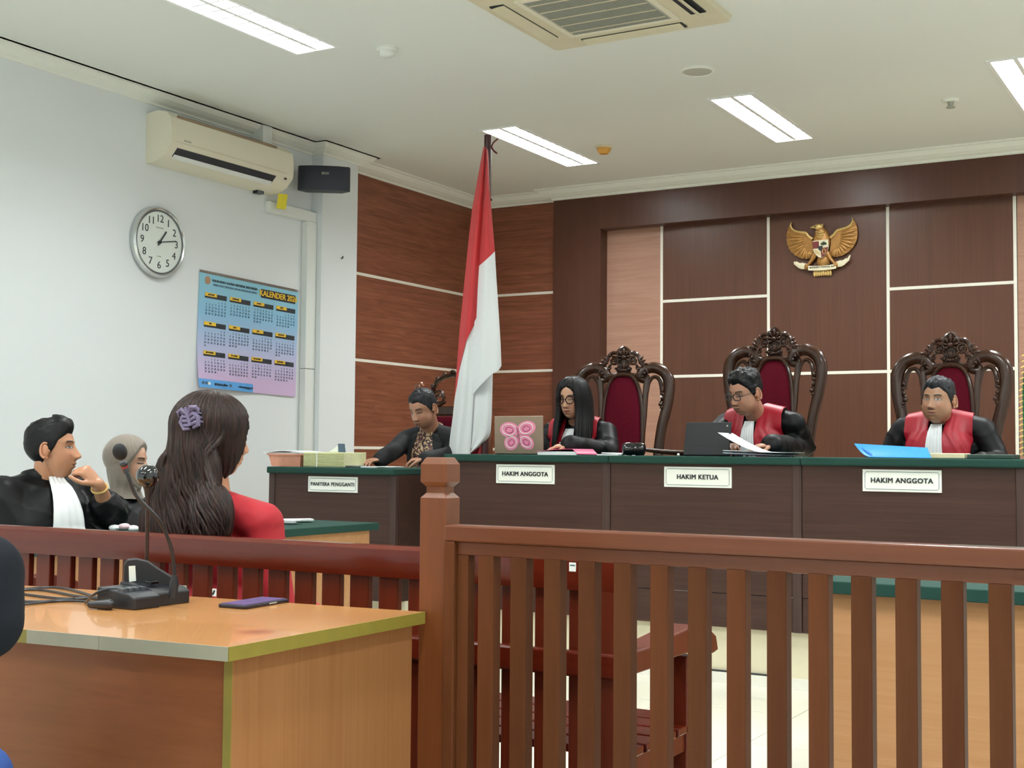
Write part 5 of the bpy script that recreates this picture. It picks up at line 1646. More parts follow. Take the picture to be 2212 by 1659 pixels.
def head_colour(P, skin, lips, brow, down=False, female=False):  # shade of sockets, nostrils and creases is painted into the colour
    x, y, z = P[..., 0], P[..., 1], P[..., 2]
    ax = np.abs(x)
    S_ = np.array(lin(skin)); C = np.tile(S_, P.shape[:2] + (1,)).astype(float)
    front = (y > 0.03).astype(float)

    def mix(mask, c):
        k = (np.clip(mask, 0, 1) * front)[..., None]
        C[...] = C * (1 - k) + np.array(c) * k
    g = lambda a, s: np.exp(-(a / s) ** 2)
    mix(0.30 * g(ax - .040, .018) * g(z + .025, .016), np.array(lin('#c4705c')) * 0.9 + S_ * 0.1)
    mix(0.55 * g(ax - .031, .019) * g(z - .008, .012), S_ * 0.42)  # shade under the brow ridge, painted on the skin
    mix(0.35 * g(x, .03) * g(z + .088, .008), S_ * 0.6)  # painted shade in the hollow below the lower lip
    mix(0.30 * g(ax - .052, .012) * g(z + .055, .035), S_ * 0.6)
    bz = .0285 + .004 * np.sin(np.clip((ax - .014) / .036, 0, 1) * PI)
    mix(0.92 * sstep((.0056 - np.abs(z - bz)) / .0028) * sstep((ax - .011) / .005) * sstep((.052 - ax) / .008), lin(brow))
    if down:
        mix(0.95 * sstep((.0042 - np.abs(z - .006 + .05 * (ax - .031) ** 2 * 20)) / .0024) * sstep((.0185 - np.abs(ax - .031)) / .004), lin('#1a1210'))
        mix(0.35 * g(ax - .031, .013) * g(z - .012, .004), S_ * 0.5)  # painted shade above the lowered lid
    else:
        e = ((ax - .031) / .0165) ** 2 + ((z - .0085) / .0052) ** 2
        mix(sstep((1.35 - e) / .35), lin('#2a1c18'))
        mix(sstep((0.85 - e) / .35), lin('#a8988c'))
        i = ((ax - .031) / .0058) ** 2 + ((z - .0098) / .0058) ** 2
        mix(sstep((1.15 - i) / .4) * (e < 1.2), lin('#120c0a'))
    lipm = sstep((.024 - ax) / .008) * sstep((.0095 - np.abs(z + .0635) - 6 * np.maximum(0, ax - .004) ** 2 * 2) / .0035)
    mix(0.75 * lipm, lin(lips))
    mix(0.85 * sstep((.0021 - np.abs(z + .0632)) / .0016) * sstep((.024 - ax) / .006), lin('#3a1816'))
    mix(0.85 * g(ax - .0075, .0042) * g(z + .0425, .0036), lin('#3a1f1a'))
    mix(0.25 * g(ax - .020, .005) * g(z + .042, .016), S_ * 0.6)  # painted shade in the fold beside the nose
    return C


def grid_faces(nv, nu):
    f = [(j * nu + i, j * nu + (i + 1) % nu, (j + 1) * nu + (i + 1) % nu, (j + 1) * nu + i) for j in range(nv - 1) for i in range(nu)]
    return f + [tuple(range(nu - 1, -1, -1)), tuple(range((nv - 1) * nu, nv * nu))]


class Frame:
    """a head's place: centre, heading (x, y), pitch down and roll in degrees, size"""

    def __init__(self, c, heading, pitch=0.0, roll=0.0, s=1.0):
        self.c = np.array(c, float); self.s = s
        h = norm((heading[0], heading[1], 0))
        rt = np.cross(h, (0, 0, 1))
        p = math.radians(pitch)
        f = h * math.cos(p) - np.array([0, 0, 1.0]) * math.sin(p)
        up = np.cross(rt, f)
        q = math.radians(roll)
        rt, up = rt * math.cos(q) + up * math.sin(q), up * math.cos(q) - rt * math.sin(q)
        self.B = np.stack([rt, f, up])       # rows: right, forward, up

    def w(self, p):
        return self.c + (np.asarray(p, float) * self.s) @ self.B

    def d(self, p):
        return np.asarray(p, float) @ self.B


def ear(fr, side, sk):
    mb = MB()
    cx = side * .0735
    o = [(cx + side * .004 + side * .010 * max(0, math.cos(q)) * 0, -.016 + .0155 * math.cos(q) * (1 if math.sin(q) > -0.3 else .75), -.004 + .031 * math.sin(q)) for q in np.linspace(0, 2 * PI, 22, endpoint=False)]
    mb.ell(fr.w((cx + side * .006, -.016, -.004)), fr.d((1, side * -.35, 0)), fr.d((side * .35, 1, 0)), fr.d((0, 0, 1)), (.010 * fr.s, .019 * fr.s, .031 * fr.s), 14, 10)
    rim = [fr.w((cx + side * (.012 + .008 * (1 - math.cos(q)) * .5), -.010 - .017 * math.sin(q) * 1.05, -.002 + .030 * math.cos(q))) for q in np.linspace(-0.5, PI * 1.02, 16)]
    mb.tube(rim, list(np.interp(np.linspace(0, 1, 16), [0, .2, .8, 1], [.003, .0052, .0055, .006])), 8)
    mb.ball(fr.w((cx + side * .010, -.008, -.033)), .0085 * fr.s, 10, 8)
    mb.ball(fr.w((cx + side * .006, .002, -.006)), (.006, .006, .008), 8, 6)
    return mb


def add_hand(mb, wrist, d, n, side, curl=0.4, s=1.0, spread=0.12, thumb=0.5):
    """palm and five fingers; d towards the fingers, n out of the back of the hand, side +1 thumb along cross(d, n)"""
    d = norm(d); n = norm(np.asarray(n, float) - d * (np.asarray(n, float) @ d)); t = np.cross(d, n) * side
    w = np.asarray(wrist, float)
    mb.ell(w + d * .045 * s, d, t, n, (.052 * s, .038 * s, .016 * s), 14, 8)
    mb.ell(w + d * .070 * s, d, t, n, (.028 * s, .040 * s, .014 * s), 14, 8)
    for k, (off, ln_, r_) in enumerate(((.029, .072, .0088), (.010, .080, .0090), (-.009, .074, .0086), (-.027, .058, .0078))):
        p = w + d * (.086 - .004 * abs(k - 1)) * s + t * off * s
        a = (k - 1.3) * -spread
        dd = norm(d * math.cos(a) + t * math.sin(a))
        c = curl * (1 + .08 * k)
        for j, fr_ in enumerate((.45, .32, .25)):
            dd2 = norm(dd * math.cos(c) - n * math.sin(c))
            nn_ = norm(n * math.cos(c) + dd * math.sin(c))
            e = p + dd2 * ln_ * fr_ * s
            mb.capsule(p, e, r_ * (1 - .10 * j) * s, r_ * (.92 - .10 * j) * s, 9, 3)
            p, dd = e, dd2
            n_l = nn_
            n = n if j < 0 else n
            # carry the bend on along the finger
            dd, c = dd2, curl * 1.15
            nloc = nn_
            if j < 2:
                n_keep = n
                n = nloc
        n = norm(np.cross(t, d) * side)
    b = w + d * .028 * s + t * .030 * s
    k1 = b + norm(d * .62 + t * .62 - n * thumb * .5) * .040 * s
    k2 = k1 + norm(d * .85 + t * .15 - n * thumb) * .032 * s
    k3 = k2 + norm(d * .9 - t * .1 - n * thumb * 1.2) * .022 * s
    mb.capsule(w + d * .012 * s + t * .014 * s, b, .016 * s, .0135 * s, 9, 3)
    mb.capsule(b, k1, .0135 * s, .0105 * s, 9, 3)
    mb.capsule(k1, k2, .0105 * s, .0095 * s, 9, 3)
    mb.capsule(k2, k3, .0095 * s, .008 * s, 9, 3)


class Pose:
    """joints in the world for somebody seated"""

    def __init__(self, neck, heading, lean=8.0, tilt=0.0, sw=0.185, s=1.0, hip=None):
        self.neck = np.array(neck, float); self.s = s
        h = norm((heading[0], heading[1], 0)); rt = np.cross(h, (0, 0, 1))
        a = math.radians(lean)
        up = norm(np.array([0, 0, 1.0]) * math.cos(a) + h * math.sin(a) + rt * math.sin(math.radians(tilt)))
        self.rt = norm(rt - up * (rt @ up)); self.up = up; self.fw = np.cross(up, self.rt)
        self.h = h
        self.hip = self.neck - up * .53 * s if hip is None else np.array(hip, float)
        self.shR = self.neck + self.rt * sw * s - up * .080 * s
        self.shL = self.neck - self.rt * sw * s - up * .080 * s
        self.arms = {}

    def arm(self, k, elbow, wrist):
        self.arms[k] = (self.shR if k == 'R' else self.shL, np.array(elbow, float), np.array(wrist, float))

    def p(self, x, y, z):
        """torso coordinates measured from the neck"""
        return self.neck + self.rt * x * self.s + self.fw * y * self.s + self.up * z * self.s


def torso_shapes(mb, q, k=0.0, bulk=1.0):
    """chest, belly, hips and shoulders grown by k metres"""
    s = q.s
    ax = (q.rt, q.fw, q.up)
    mb.ell(q.p(0, .010, -.20), *ax, (.165 * s * bulk + k, .112 * s * bulk + k, .155 * s + k), 20, 14)
    mb.ell(q.p(0, .018, -.36), *ax, (.150 * s * bulk + k, .110 * s * bulk + k, .150 * s + k), 20, 14)
    mb.ell(q.hip + q.up * .06 * s, *ax, (.168 * s * bulk + k, .125 * s * bulk + k, .13 * s + k), 20, 14)
    mb.ell(q.p(0, -.005, -.085), *ax, (.150 * s + k, .078 * s + k, .070 * s + k), 18, 12)
    for sh in (q.shR, q.shL):
        mb.capsule(q.p(0, -.012, -.035), sh - q.up * .004, .048 * s + k, .054 * s + k, 14)


def person(label, q, fr, skin, lips, brow, down=False, fat=0.0, jaw=0.0, nose=1.0, female=False, hands=(), bulk=1.0, ears=True, base=None):
    """thing > body; returns the thing"""
    t = thing('person', label, 'person', base if base is not None else (q.hip[0], q.hip[1], q.hip[2] - .12))
    mb = MB()
    torso_shapes(mb, q, -.012, bulk)
    mb.capsule(q.p(0, -.010, -.08), fr.w((0, -.022, -.050)), .058 * q.s, .052 * q.s, 16)
    for k, (a, e, w) in q.arms.items():
        mb.capsule(a, e, .046 * q.s, .038 * q.s); mb.capsule(e, w, .038 * q.s, .026 * q.s)
    for h in hands:
        add_hand(mb, *h[:4], **h[4])
    v, f = remeshed(mb, .005, 3)
    S_ = np.array(lin(skin))
    cols = [np.tile(S_, (len(v), 1))]
    vs, fs = [v], list(f)
    P, U, V = head_shape(fat, jaw, nose)
    C = head_colour(P, skin, lips, brow, down, female)
    o = len(v)
    vs.append(fr.w(P.reshape(-1, 3))); cols.append(C.reshape(-1, 3))
    fs += [tuple(i + o for i in ff) for ff in grid_faces(NV, NU)]
    o += NV * NU
    if ears:
        for sd in (-1, 1):
            e = ear(fr, sd, skin)
            ve, fe = np.array(e.v), e.f
            vs.append(ve); cols.append(np.tile(S_ * np.array([1.0, .93, .90]), (len(ve), 1)))
            fs += [tuple(i + o for i in ff) for ff in fe]
            o += len(ve)
    me = mesh_from('body', np.concatenate(vs), fs, 'skin', np.concatenate(cols))
    link('body', me, t)
    t['_h'] = 0
    del t['_h']
    return t


def short_hair(t, fr, mat, top=.020, side=.007, front=.070, spike=.004, quiff=0.0, fat=0.0, jaw=0.0, recede=0.0, seed=0):
    P, U, V = head_shape(fat, jaw, 0.0)
    z = P[..., 2]; au = np.abs(U)
    hl = np.interp(au, [0, .45, .75, 1.05, 1.25, 1.5, 1.75, 2.1, PI], [front, front + .002 + recede, front - .012 + recede * .5, .040, .012, -.012, .006, -.050, -.066])
    k = sstep((z - hl) / .014 + .5)
    th = side + (top - side) * sstep((z - .045) / .05) + quiff * sstep((z - .06) / .03) * sstep((1.2 - au) / .7)
    r_ = np.random.default_rng(seed)
    nz = np.array([mnoise.noise(Vector((p[0] * 75, p[1] * 40 + seed, p[2] * 60))) for p in P.reshape(-1, 3)]).reshape(z.shape)
    R_ = np.linalg.norm(P, axis=-1, keepdims=True)
    D = P / R_
    Q = P + D * (k * (th + spike * nz * (0.4 + sstep((z - .05) / .05))) - (1 - k) * .004)[..., None]
    if quiff:
        Q[..., 1] += (quiff * .6 * sstep((z - .07) / .03) * sstep((0.9 - au) / .6))
    me = mesh_from('hair', fr.w(Q.reshape(-1, 3)), grid_faces(NV, NU), mat)
    return link('hair', me, t)


def cap_hair(t, fr, mat, thick=.014, part=None, name='hair_cap', opening=None, fat=0.0, parent=None):
    """hair or scarf lying over the whole skull but for the face"""
    P, U, V = head_shape(fat, 0.0, 0.0)
    x, z = P[..., 0], P[..., 2]; au = np.abs(U)
    if opening is None:
        hl = np.interp(au, [0, .35, .62, .85, 1.0, 1.3, PI], [.082, .070, .045, -.03, -.11, -.13, -.14])
        k = sstep((z - hl) / .012 + .5)
    else:
        cz, rx, rz_ = opening
        e = np.sqrt((x / rx) ** 2 + ((z - cz) / rz_) ** 2)
        k = np.where(P[..., 1] > 0, sstep((e - .97) / .10), 1.0)
    th = np.full_like(x, thick)
    if part is not None:
        th = th * (0.55 + 0.45 * sstep(np.abs(x - part) / .02))
    D = P / np.linalg.norm(P, axis=-1, keepdims=True)
    nz = np.sin(U * 26 + 3 * np.sin(z * 50)) * .0012
    Q = P + D * (k * (th + nz) - (1 - k) * .004)[..., None]
    me = mesh_from(name, fr.w(Q.reshape(-1, 3)), grid_faces(NV, NU), mat)
    return link(name, me, parent or t)


def garment(t, q, name, mat, k=.012, sleeve=(.062, .056, .060), lap=True, knee=.42, bulk=1.0, amp=.006, seed=0.0, arms='RL', extra=None, voxel=.009, floor_z=None, cut=1.0):
    """clothes over the pose: torso, sleeves and lap as one surface; returns its object and a BVH"""
    mb = MB()
    torso_shapes(mb, q, k, bulk)
    for kk, (a, e, w) in q.arms.items():
        if kk not in arms:
            continue
        mb.capsule(a, e, sleeve[0] * q.s, sleeve[1] * q.s)
        mb.capsule(e, e + (w - e) * cut, sleeve[1] * q.s, sleeve[2] * q.s)
    if lap:
        for sgn in (-1, 1):
            hp = q.hip + q.rt * .085 * sgn * q.s
            kn = hp + q.h * knee * q.s + np.array([0, 0, .01]) + q.rt * .03 * sgn
            mb.capsule(hp, kn, .098 * q.s, .078 * q.s)
            if floor_z is not None:
                ft = kn + np.array([0, 0, floor_z + .05 - kn[2]]) + q.h * .03
                mb.capsule(kn, ft, .075 * q.s, .058 * q.s)
        mb.ell(q.hip + q.h * .20 * q.s, q.rt, q.h, (0, 0, 1), (.16 * q.s, .24 * q.s, .085 * q.s), 18, 10)
    if extra:
        extra(mb)
    v, f = remeshed(mb, voxel, 4)
    if amp:
        v = wrinkle(v, f, amp, seed=seed)
    o = link(name, mesh_from(name, v, f, mat), t)
    tb2 = MB(); torso_shapes(tb2, q, k + amp * .4, bulk)
    bvh = BVHTree.FromPolygons([Vector(p) for p in tb2.v], tb2.f)
    return o, bvh


def panel(t, q, bvh, name, mat, rows, off=.004, nu=14, tilt=.35, pleat=0.0, npl=6, origin=.6, thick=.003, tiltx=0.0, over=(), fold=0.0):
    """cloth panel lying on the garment: rows of (z, x_left, x_right) in torso coordinates, dropped from the front"""
    d = norm(-q.fw * 1.0 - q.up * tilt + q.rt * tiltx)
    zs_ = [r[0] for r in rows]
    zz = np.linspace(zs_[0], zs_[-1], max(12, int(abs(zs_[-1] - zs_[0]) / .010)))
    sgn = 1 if zs_[-1] > zs_[0] else -1
    G = []
    if over:                          # first over the shoulder, dropped from above
        ys_ = np.linspace(over[0][0], over[-1][0], 10)
        for y in ys_:
            xl = np.interp(y, [r[0] for r in over], [r[1] for r in over]); xr = np.interp(y, [r[0] for r in over], [r[2] for r in over])
            row = []
            for i in range(nu):
                hit = bvh.ray_cast(Vector(q.p(xl + (xr - xl) * i / (nu - 1), y, .4)), Vector(-q.up), .62)
                row.append(None if hit[0] is None else np.array(hit[0]) + q.up * off + q.fw * off * .4)
            G.append(row)
    for z in zz:
        zi = [k * sgn for k in zs_]
        xl = np.interp(z * sgn, zi, [r[1] for r in rows]); xr = np.interp(z * sgn, zi, [r[2] for r in rows])
        row = []
        for i in range(nu):
            u = i / (nu - 1)
            tgt = q.p(xl + (xr - xl) * u, .10, z)
            o_ = tgt - d * origin
            hit = bvh.ray_cast(Vector(o_), Vector(d), origin + .45)
            p = np.array(hit[0]) if hit[0] is not None else None
            if p is not None:
                p = p - d * (off + fold * math.sin(9 * u + 31 * z + 5 * math.sin(14 * z + 3 * u)) + pleat * (0.5 + 0.5 * math.sin(u * npl * 2 * PI)))
            row.append(p)
        G.append(row)
    m, n = len(G), nu
    # fill misses from the nearest hit in the row
    for row in G:
        ok = [i for i, p in enumerate(row) if p is not None]
        if not ok:
            continue
        for i, p in enumerate(row):
            if p is None:
                row[i] = row[min(ok, key=lambda j: abs(j - i))]
    G = [r for r in G if r[0] is not None]
    return MB().grid(np.array(G), thick, d).build(name, mat, t, smooth=True, angle=80)


def lock(pts, r0, r1, n=7, k=4):
    P = smooth_path(pts, k)
    rr = list(np.interp(np.linspace(0, 1, len(P)), [0, .15, .7, 1], [r0 * .8, r0, r0 * .9, r1]))
    return P, rr


def glasses(t, fr, mat, rx=.0235, rz_=.020, half=False, round_=True, w=.0023):
    g = MB()
    for s in (-1, 1):
        c = np.array([s * .033, .098, .006])
        pts = [fr.w(c + np.array([rx * math.copysign(abs(math.cos(a)) ** (1 if round_ else .6), math.cos(a)), -.10 * (abs(c[0] + rx * math.cos(a)) - .02) ** 1, rz_ * math.copysign(abs(math.sin(a)) ** (1 if round_ else .6), math.sin(a))])) for a in np.linspace(0, 2 * PI, 28, endpoint=False)]
        g.tube(pts, w, 6, closed=True)
        g.tube([fr.w((s * .057, .094, .010)), fr.w((s * .078, .05, .012)), fr.w((s * .083, -.005, .012)), fr.w((s * .080, -.018, .004))], .0016, 6)
    g.tube([fr.w((-.0095, .100, .010)), fr.w((0, .1035, .013)), fr.w((.0095, .100, .010))], .0016, 6)
    o = g.build('glasses', mat, t, smooth=True)
    return o


def collar(t, q, mat, r=.064, w=.016, z=-.030, h=.04, y=-.006, gap=0.0):
    n = 28
    v, f = [], []
    ang = np.linspace(gap - PI / 2 + PI, 2 * PI - gap - PI / 2 + PI, n) if gap else np.linspace(0, 2 * PI, n, endpoint=False)
    mb = MB()
    pts = [q.p(r * math.sin(a), y + r * 1.0 * math.cos(a), z + .012 * -math.cos(a)) for a in ang]
    mb.tube(pts, w, 8, closed=not gap, flat=(tuple(q.up), h / (2 * w) if w else 1))
    return mb.build('collar', mat, t, smooth=True)


SEAT_J = PLAT_Z + .46
SKIN_M = '#b07a5e'


def judge_robe(t, q, seed, amp=.012, bulk=1.0, redw=.175):
    """black robe, two red front panels over the shoulders and a white pleated bib"""
    r_o, bvh = garment(t, q, 'robe', 'robe', k=.016, sleeve=(.068, .058, .062), bulk=bulk, amp=amp, seed=seed, floor_z=PLAT_Z)
    for s in (-1, 1):
        inn, out = .030, redw
        rows = [(-.075, .040, redw), (-.12, .038, redw - .002), (-.25, .036, redw - .016), (-.45, .036, redw - .024)]
        rows = [(z, s * a, s * b) for z, a, b in rows]
        over = [(-.065, s * .064, s * (redw - .028)), (-.02, s * .058, s * (redw - .012)), (.03, s * .050, s * (redw - .004)), (.055, s * .046, s * (redw - .002))]
        panel(t, q, bvh, 'red_panel', 'robe_red', rows, off=.009, nu=18, tilt=.40, over=over, fold=.0035)
    b = panel(t, q, bvh, 'white_bib', 'bib', [(-.045, -.028, .028), (-.10, -.036, .036), (-.20, -.043, .043), (-.33, -.050, .050), (-.42, -.050, .050)], off=.011, nu=26, tilt=.45, pleat=.004, npl=5)
    return r_o, bvh


# ---------------------------------------------------------------- the presiding judge at the tablet
hd = (-0.45, -0.90)
fr = Frame(pd(1610, 850, 6.86), hd, 18, 3, .97)
q = Pose(pd(1636, 884, 6.98), (-0.20, -1), 12, sw=.205, hip=(pd(1632, 916, 6.98)[0] - .02, 7.13, SEAT_J + .10))
q.arm('L', pd(1738, 972, 6.98), pd(1668, 984, 6.56)); q.arm('R', pd(1528, 978, 6.92), pd(1575, 986, 6.60))
q.arms['L'][1][2] = DT + .05; q.arms['L'][2][2] = DT + .055; q.arms['R'][1][2] = DT + .06; q.arms['R'][2][2] = DT + .055
t = person('man in black judge robe with red front and glasses, reading behind the tablet', q, fr, '#b5856c', '#8a4f46', '#191413', True, fat=.004, jaw=.004,
           hands=[(q.arms['L'][2], (-.7, -.7, -.05), (0, 0, 1), -1, dict(curl=.35)), (q.arms['R'][2], (.5, -.85, -.05), (0, 0, 1), 1, dict(curl=.35))])
judge_robe(t, q, 1.0)
collar(t, q, 'robe', .066, .012, -.022, .03)
short_hair(t, fr, 'hair_black', .020, .007, .070, .008, .006, .004, .004, .006, seed=3)
glasses(t, fr, 'ink', .0235, .017, round_=False, w=.0026)

# ---------------------------------------------------------------- the judge with the blue folder
fr = Frame(pd(2027, 866, 6.72), (-0.22, -1), 2, 2, .97)
q = Pose(pd(2034, 896, 6.80), (-0.08, -1), 2, sw=.205, hip=(pd(2034, 922, 6.80)[0], 6.98, SEAT_J + .10))
q.arm('L', q.shL + np.array([.085, -.02, -.24]), q.shL + np.array([.06, -.26, -.25])); q.arm('R', q.shR + np.array([-.085, -.02, -.24]), q.shR + np.array([-.06, -.27, -.25]))
for k in 'LR':
    q.arms[k][1][2] = DT - .02; q.arms[k][2][2] = DT - .03; q.arms[k][2][1] = 6.66
t = person('man in black judge robe with red front sitting upright behind the blue folder', q, fr, '#b08468', '#8c5148', '#1d1715', False, fat=.009, jaw=.004,
           hands=[(q.arms['L'][2], (-.3, -.9, -.05), (0, 0, 1), -1, dict(curl=.4)), (q.arms['R'][2], (.3, -.9, -.05), (0, 0, 1), 1, dict(curl=.4))])
judge_robe(t, q, 2.3, bulk=1.06)
collar(t, q, 'robe', .068, .013, -.018, .034)
short_hair(t, fr, 'hair_grey', .014, .006, .064, .006, .004, .009, .004, .010, seed=5)

# ---------------------------------------------------------------- the woman judge at the laptop
fr = Frame(pd(1238, 862, 7.34), (-0.06, -1), 9, 1, .95)
q = Pose(pd(1247, 906, 7.42), (-0.02, -1), 6, sw=.180, s=.97, hip=(pd(1246, 924, 7.42)[0] - .01, 7.00, SEAT_J + .10))
q.arm('L', q.shL + np.array([.075, -.10, -.22]), pd(1232, 972, 6.98)); q.arm('R', q.shR + np.array([-.06, -.08, -.22]), (-3.50, 6.36, DT + .05))
q.arms['L'][1][2] = DT + .02; q.arms['L'][2][2] = DT + .048; q.arms['R'][1][2] = DT + .03
t = person('woman in black judge robe with red front, glasses and long black hair', q, fr, '#c09478', '#a04c4a', '#2a1d1a', True, nose=.85, female=True,
           hands=[(q.arms['L'][2], (-.85, -.5, -.05), (0, -.1, 1), -1, dict(curl=.3, s=.92)), (q.arms['R'][2], (-.1, -.95, -.05), (0, 0, 1), 1, dict(curl=.45, s=.92))], ears=False)
judge_robe(t, q, 4.1, redw=.160)
collar(t, q, 'robe', .058, .011, -.020, .028)
ho = cap_hair(t, fr, 'hair_black', .016, part=.012, name='hair')
lk = MB()
for k in range(34):
    a = (-1 if k % 2 else 1) * (0.72 + 2.42 * ((k // 2) / 16.0))
    sa, ca = math.sin(a), math.cos(a)
    ln_ = .30 if abs(a) < 1.9 else .26
    sp = .088 if abs(a) < 1.7 else .092
    p0 = (sa * .03, ca * .03 - .01, .122); p1 = (sa * .072, ca * .080 - .008, .085); p2 = (sa * .092, ca * .098 - .012, .015)
    p3 = (sa * .098, ca * .100 - .012, -.07)
    q0 = np.array(fr.w(p3))
    wv = .006 * math.sin(k * 2.1)
    dn_ = [q0 + np.array([0, 0, -.08]) + fr.d((sa * .008, .012 + wv, 0)), q0 + np.array([0, 0, -.17]) + fr.d((sa * .012 - wv, .030, 0)), q0 + np.array([0, 0, -ln_ + .06 * abs(math.sin(k))]) + fr.d((sa * .004, .040 + wv, 0))]
    P, rr = lock([fr.w(p0), fr.w(p1), fr.w(p2), q0] + dn_, .0165, .005)
    lk.tube(P, rr, 7)
link('long_locks', mesh_from('long_locks', lk.v, lk.f, 'hair_black'), ho).matrix_parent_inverse = wmat(ho).inverted()
glasses(t, fr, plain('frame_brown', '#1c100e', 0.5, spec=.2), .0245, .023, w=.0030)
MB().obox(q.arms['L'][2] + np.array([-.035, -.03, .016]), (1, 0, 0), (0, 1, 0), (0, 0, 1), .012, .006, .004).build('ring', 'plate', t, bevel=.002)

# ---------------------------------------------------------------- the clerk
fr = Frame(pd(914, 884, 7.95), (-0.12, -1), 25, 0, .98)
q = Pose(pd(930, 922, 8.05), (0, -1), 12, sw=.19, hip=(pd(930, 942, 8.05)[0], 6.98, SEAT_J + .06))
q.arm('R', pd(852, 985, 8.0), pd(822, 1000, 7.72)); q.arm('L', q.shL + np.array([-.03, -.03, -.27]), pd(920, 993, 7.68))
q.arms['R'][1][2] = PTOP + .10; q.arms['R'][2][2] = PTOP + .045; q.arms['L'][1][2] = PTOP + .07; q.arms['L'][2][2] = PTOP + .05
t = person('man in black blazer over patterned batik shirt, head bent over the clerk desk', q, fr, '#ab7c64', '#87504a', '#1d1816', True, fat=.004,
           hands=[(q.arms['R'][2], (-.3, -.9, -.1), (0, 0, 1), 1, dict(curl=.4)), (q.arms['L'][2], (-.8, -.5, -.1), (0, 0, 1), -1, dict(curl=.6))])
r_o, bvh = garment(t, q, 'blazer', 'suit', k=.014, sleeve=(.064, .058, .050), amp=.006, seed=3.0, floor_z=PLAT_Z)
m, nt, b = _new('batik')
b.inputs['Roughness'].default_value = .6
tc = nt.nodes.new('ShaderNodeTexCoord'); vo = nt.nodes.new('ShaderNodeTexNoise'); vo.inputs['Scale'].default_value = 34; vo.inputs['Detail'].default_value = 2; vo.inputs['Distortion'].default_value = 2.2
cr = nt.nodes.new('ShaderNodeValToRGB'); cr.color_ramp.interpolation = 'CONSTANT'
cr.color_ramp.elements[0].color = (*lin('#241416'), 1); cr.color_ramp.elements[1].color = (*lin('#cbb48c'), 1); cr.color_ramp.elements[1].position = .54
e_ = cr.color_ramp.elements.new(.45); e_.color = (*lin('#5c2a2c'), 1)
nt.links.new(tc.outputs['Object'], vo.inputs['Vector']); nt.links.new(vo.outputs['Fac'], cr.inputs[0]); nt.links.new(cr.outputs[0], b.inputs['Base Color'])
M['batik'] = m
panel(t, q, bvh, 'batik_shirt', 'batik', [(.0, -.055, .055), (-.05, -.068, .068), (-.15, -.088, .088), (-.30, -.105, .105), (-.45, -.115, .115)], off=.004, nu=16, tilt=.5)
for s in (-1, 1):
    panel(t, q, bvh, 'lapel', 'suit', [(z, s * a, s * b2) for z, a, b2 in ((-.015, .055, .085), (-.08, .066, .125), (-.14, .082, .120), (-.26, .098, .114))], off=.010, nu=8, tilt=.5)
collar(t, q, 'batik', .064, .014, -.014, .04)
short_hair(t, fr, 'hair_grey', .011, .004, .070, .004, .004, .004, 0, .004, seed=8)

# ---------------------------------------------------------------- lawyer leaning back, knuckles at his mouth
DL = 5.62
fr = Frame(pd(114, 974, DL), (0.80, 0.60), -4, 3, 1.06)
nk = pd(96, 1030, DL + .04)
hipL = nk + np.array([.17, .06, 0]); hipL[2] = .57
q = Pose(nk, (0.97, -0.25), -20, 0, sw=.18, s=1.06, hip=hipL)
elb = pd(237, 1112, 5.66); wri = pd(212, 1046, 5.52)
q.arm('L', elb, wri); q.arm('R', pd(82, 1205, 5.46), pd(200, 1215, 5.3))
hdir = norm(pd(168, 1000, 5.48) - wri)
t = person('man in black robe with white bib leaning back, fist at his mouth', q, fr, '#c08a6a', '#9c5a4c', '#15100e', False, nose=1.1, jaw=.003,
           hands=[(wri, hdir, norm(-R_CAM[:, 2] * .55 + np.array([.3, .2, .75])), -1, dict(curl=.95, s=1.02, thumb=.3))])
r_o, bvh = garment(t, q, 'robe', 'robe', k=.024, sleeve=(.082, .074, .070), amp=.016, seed=5.5, floor_z=0, cut=.25)
b_ = panel(t, q, bvh, 'white_bib', 'bib', [(-.03, -.030, .030), (-.10, -.045, .045), (-.22, -.062, .062), (-.33, -.072, .072)], off=.012, nu=26, tilt=.25, pleat=.003, npl=4)
collar(t, q, 'robe', .080, .018, .000, .060)
collar(t, q, 'bib', .070, .009, .012, .034)
short_hair(t, fr, 'hair_black', .017, .006, .066, .004, .013, 0, .003, 0, seed=2)
pw = wri + (elb - wri) * .12
MB().tube([pw + norm(np.cross(wri - elb, (0, 0, 1))) * .033 * math.cos(a) + norm(np.cross(wri - elb, np.cross(wri - elb, (0, 0, 1)))) * .030 * math.sin(a) for a in np.linspace(0, 2 * PI, 20, endpoint=False)], .005, 8, closed=True).build('wrist_watch', 'gold_light', t, smooth=True)

# ---------------------------------------------------------------- lawyer in the headscarf
DH = 6.12
fr = Frame(pd(277, 1001, DH), (0.90, 0.44), 4, 0, .97)
nk = pd(268, 1072, DH)
q = Pose(nk, (0.80, 0.35), -4, 0, sw=.175, s=.98, hip=(nk[0] - .02, nk[1], .57))
q.arm('R', q.shR + np.array([.05, -.03, -.25]), q.shR + np.array([.28, .04, -.27])); q.arm('L', q.shL + np.array([.05, .03, -.25]), q.shL + np.array([.28, -.04, -.27]))
t = person('woman in beige headscarf and black robe beside the man with white bib', q, fr, '#c99c84', '#a85f58', '#2a1d1a', True, nose=.95, female=True, ears=False,
           hands=[(q.arms[k][2], (.9, .1, -.1), (0, 0, 1), s_, dict(curl=.4, s=.9)) for k, s_ in (('R', 1), ('L', -1))])
r_o, bvh = garment(t, q, 'robe', 'robe', k=.020, sleeve=(.074, .068, .070), amp=.008, seed=7.7, floor_z=0)
M['scarf'] = plain('scarf_beige', '#857b70', 0.8, var=0.05, scale=60, sheen=0.3)
ho = cap_hair(t, fr, 'scarf', .020, name='headscarf', opening=(-.006, .064, .090))
dr = MB()
ring_ = []
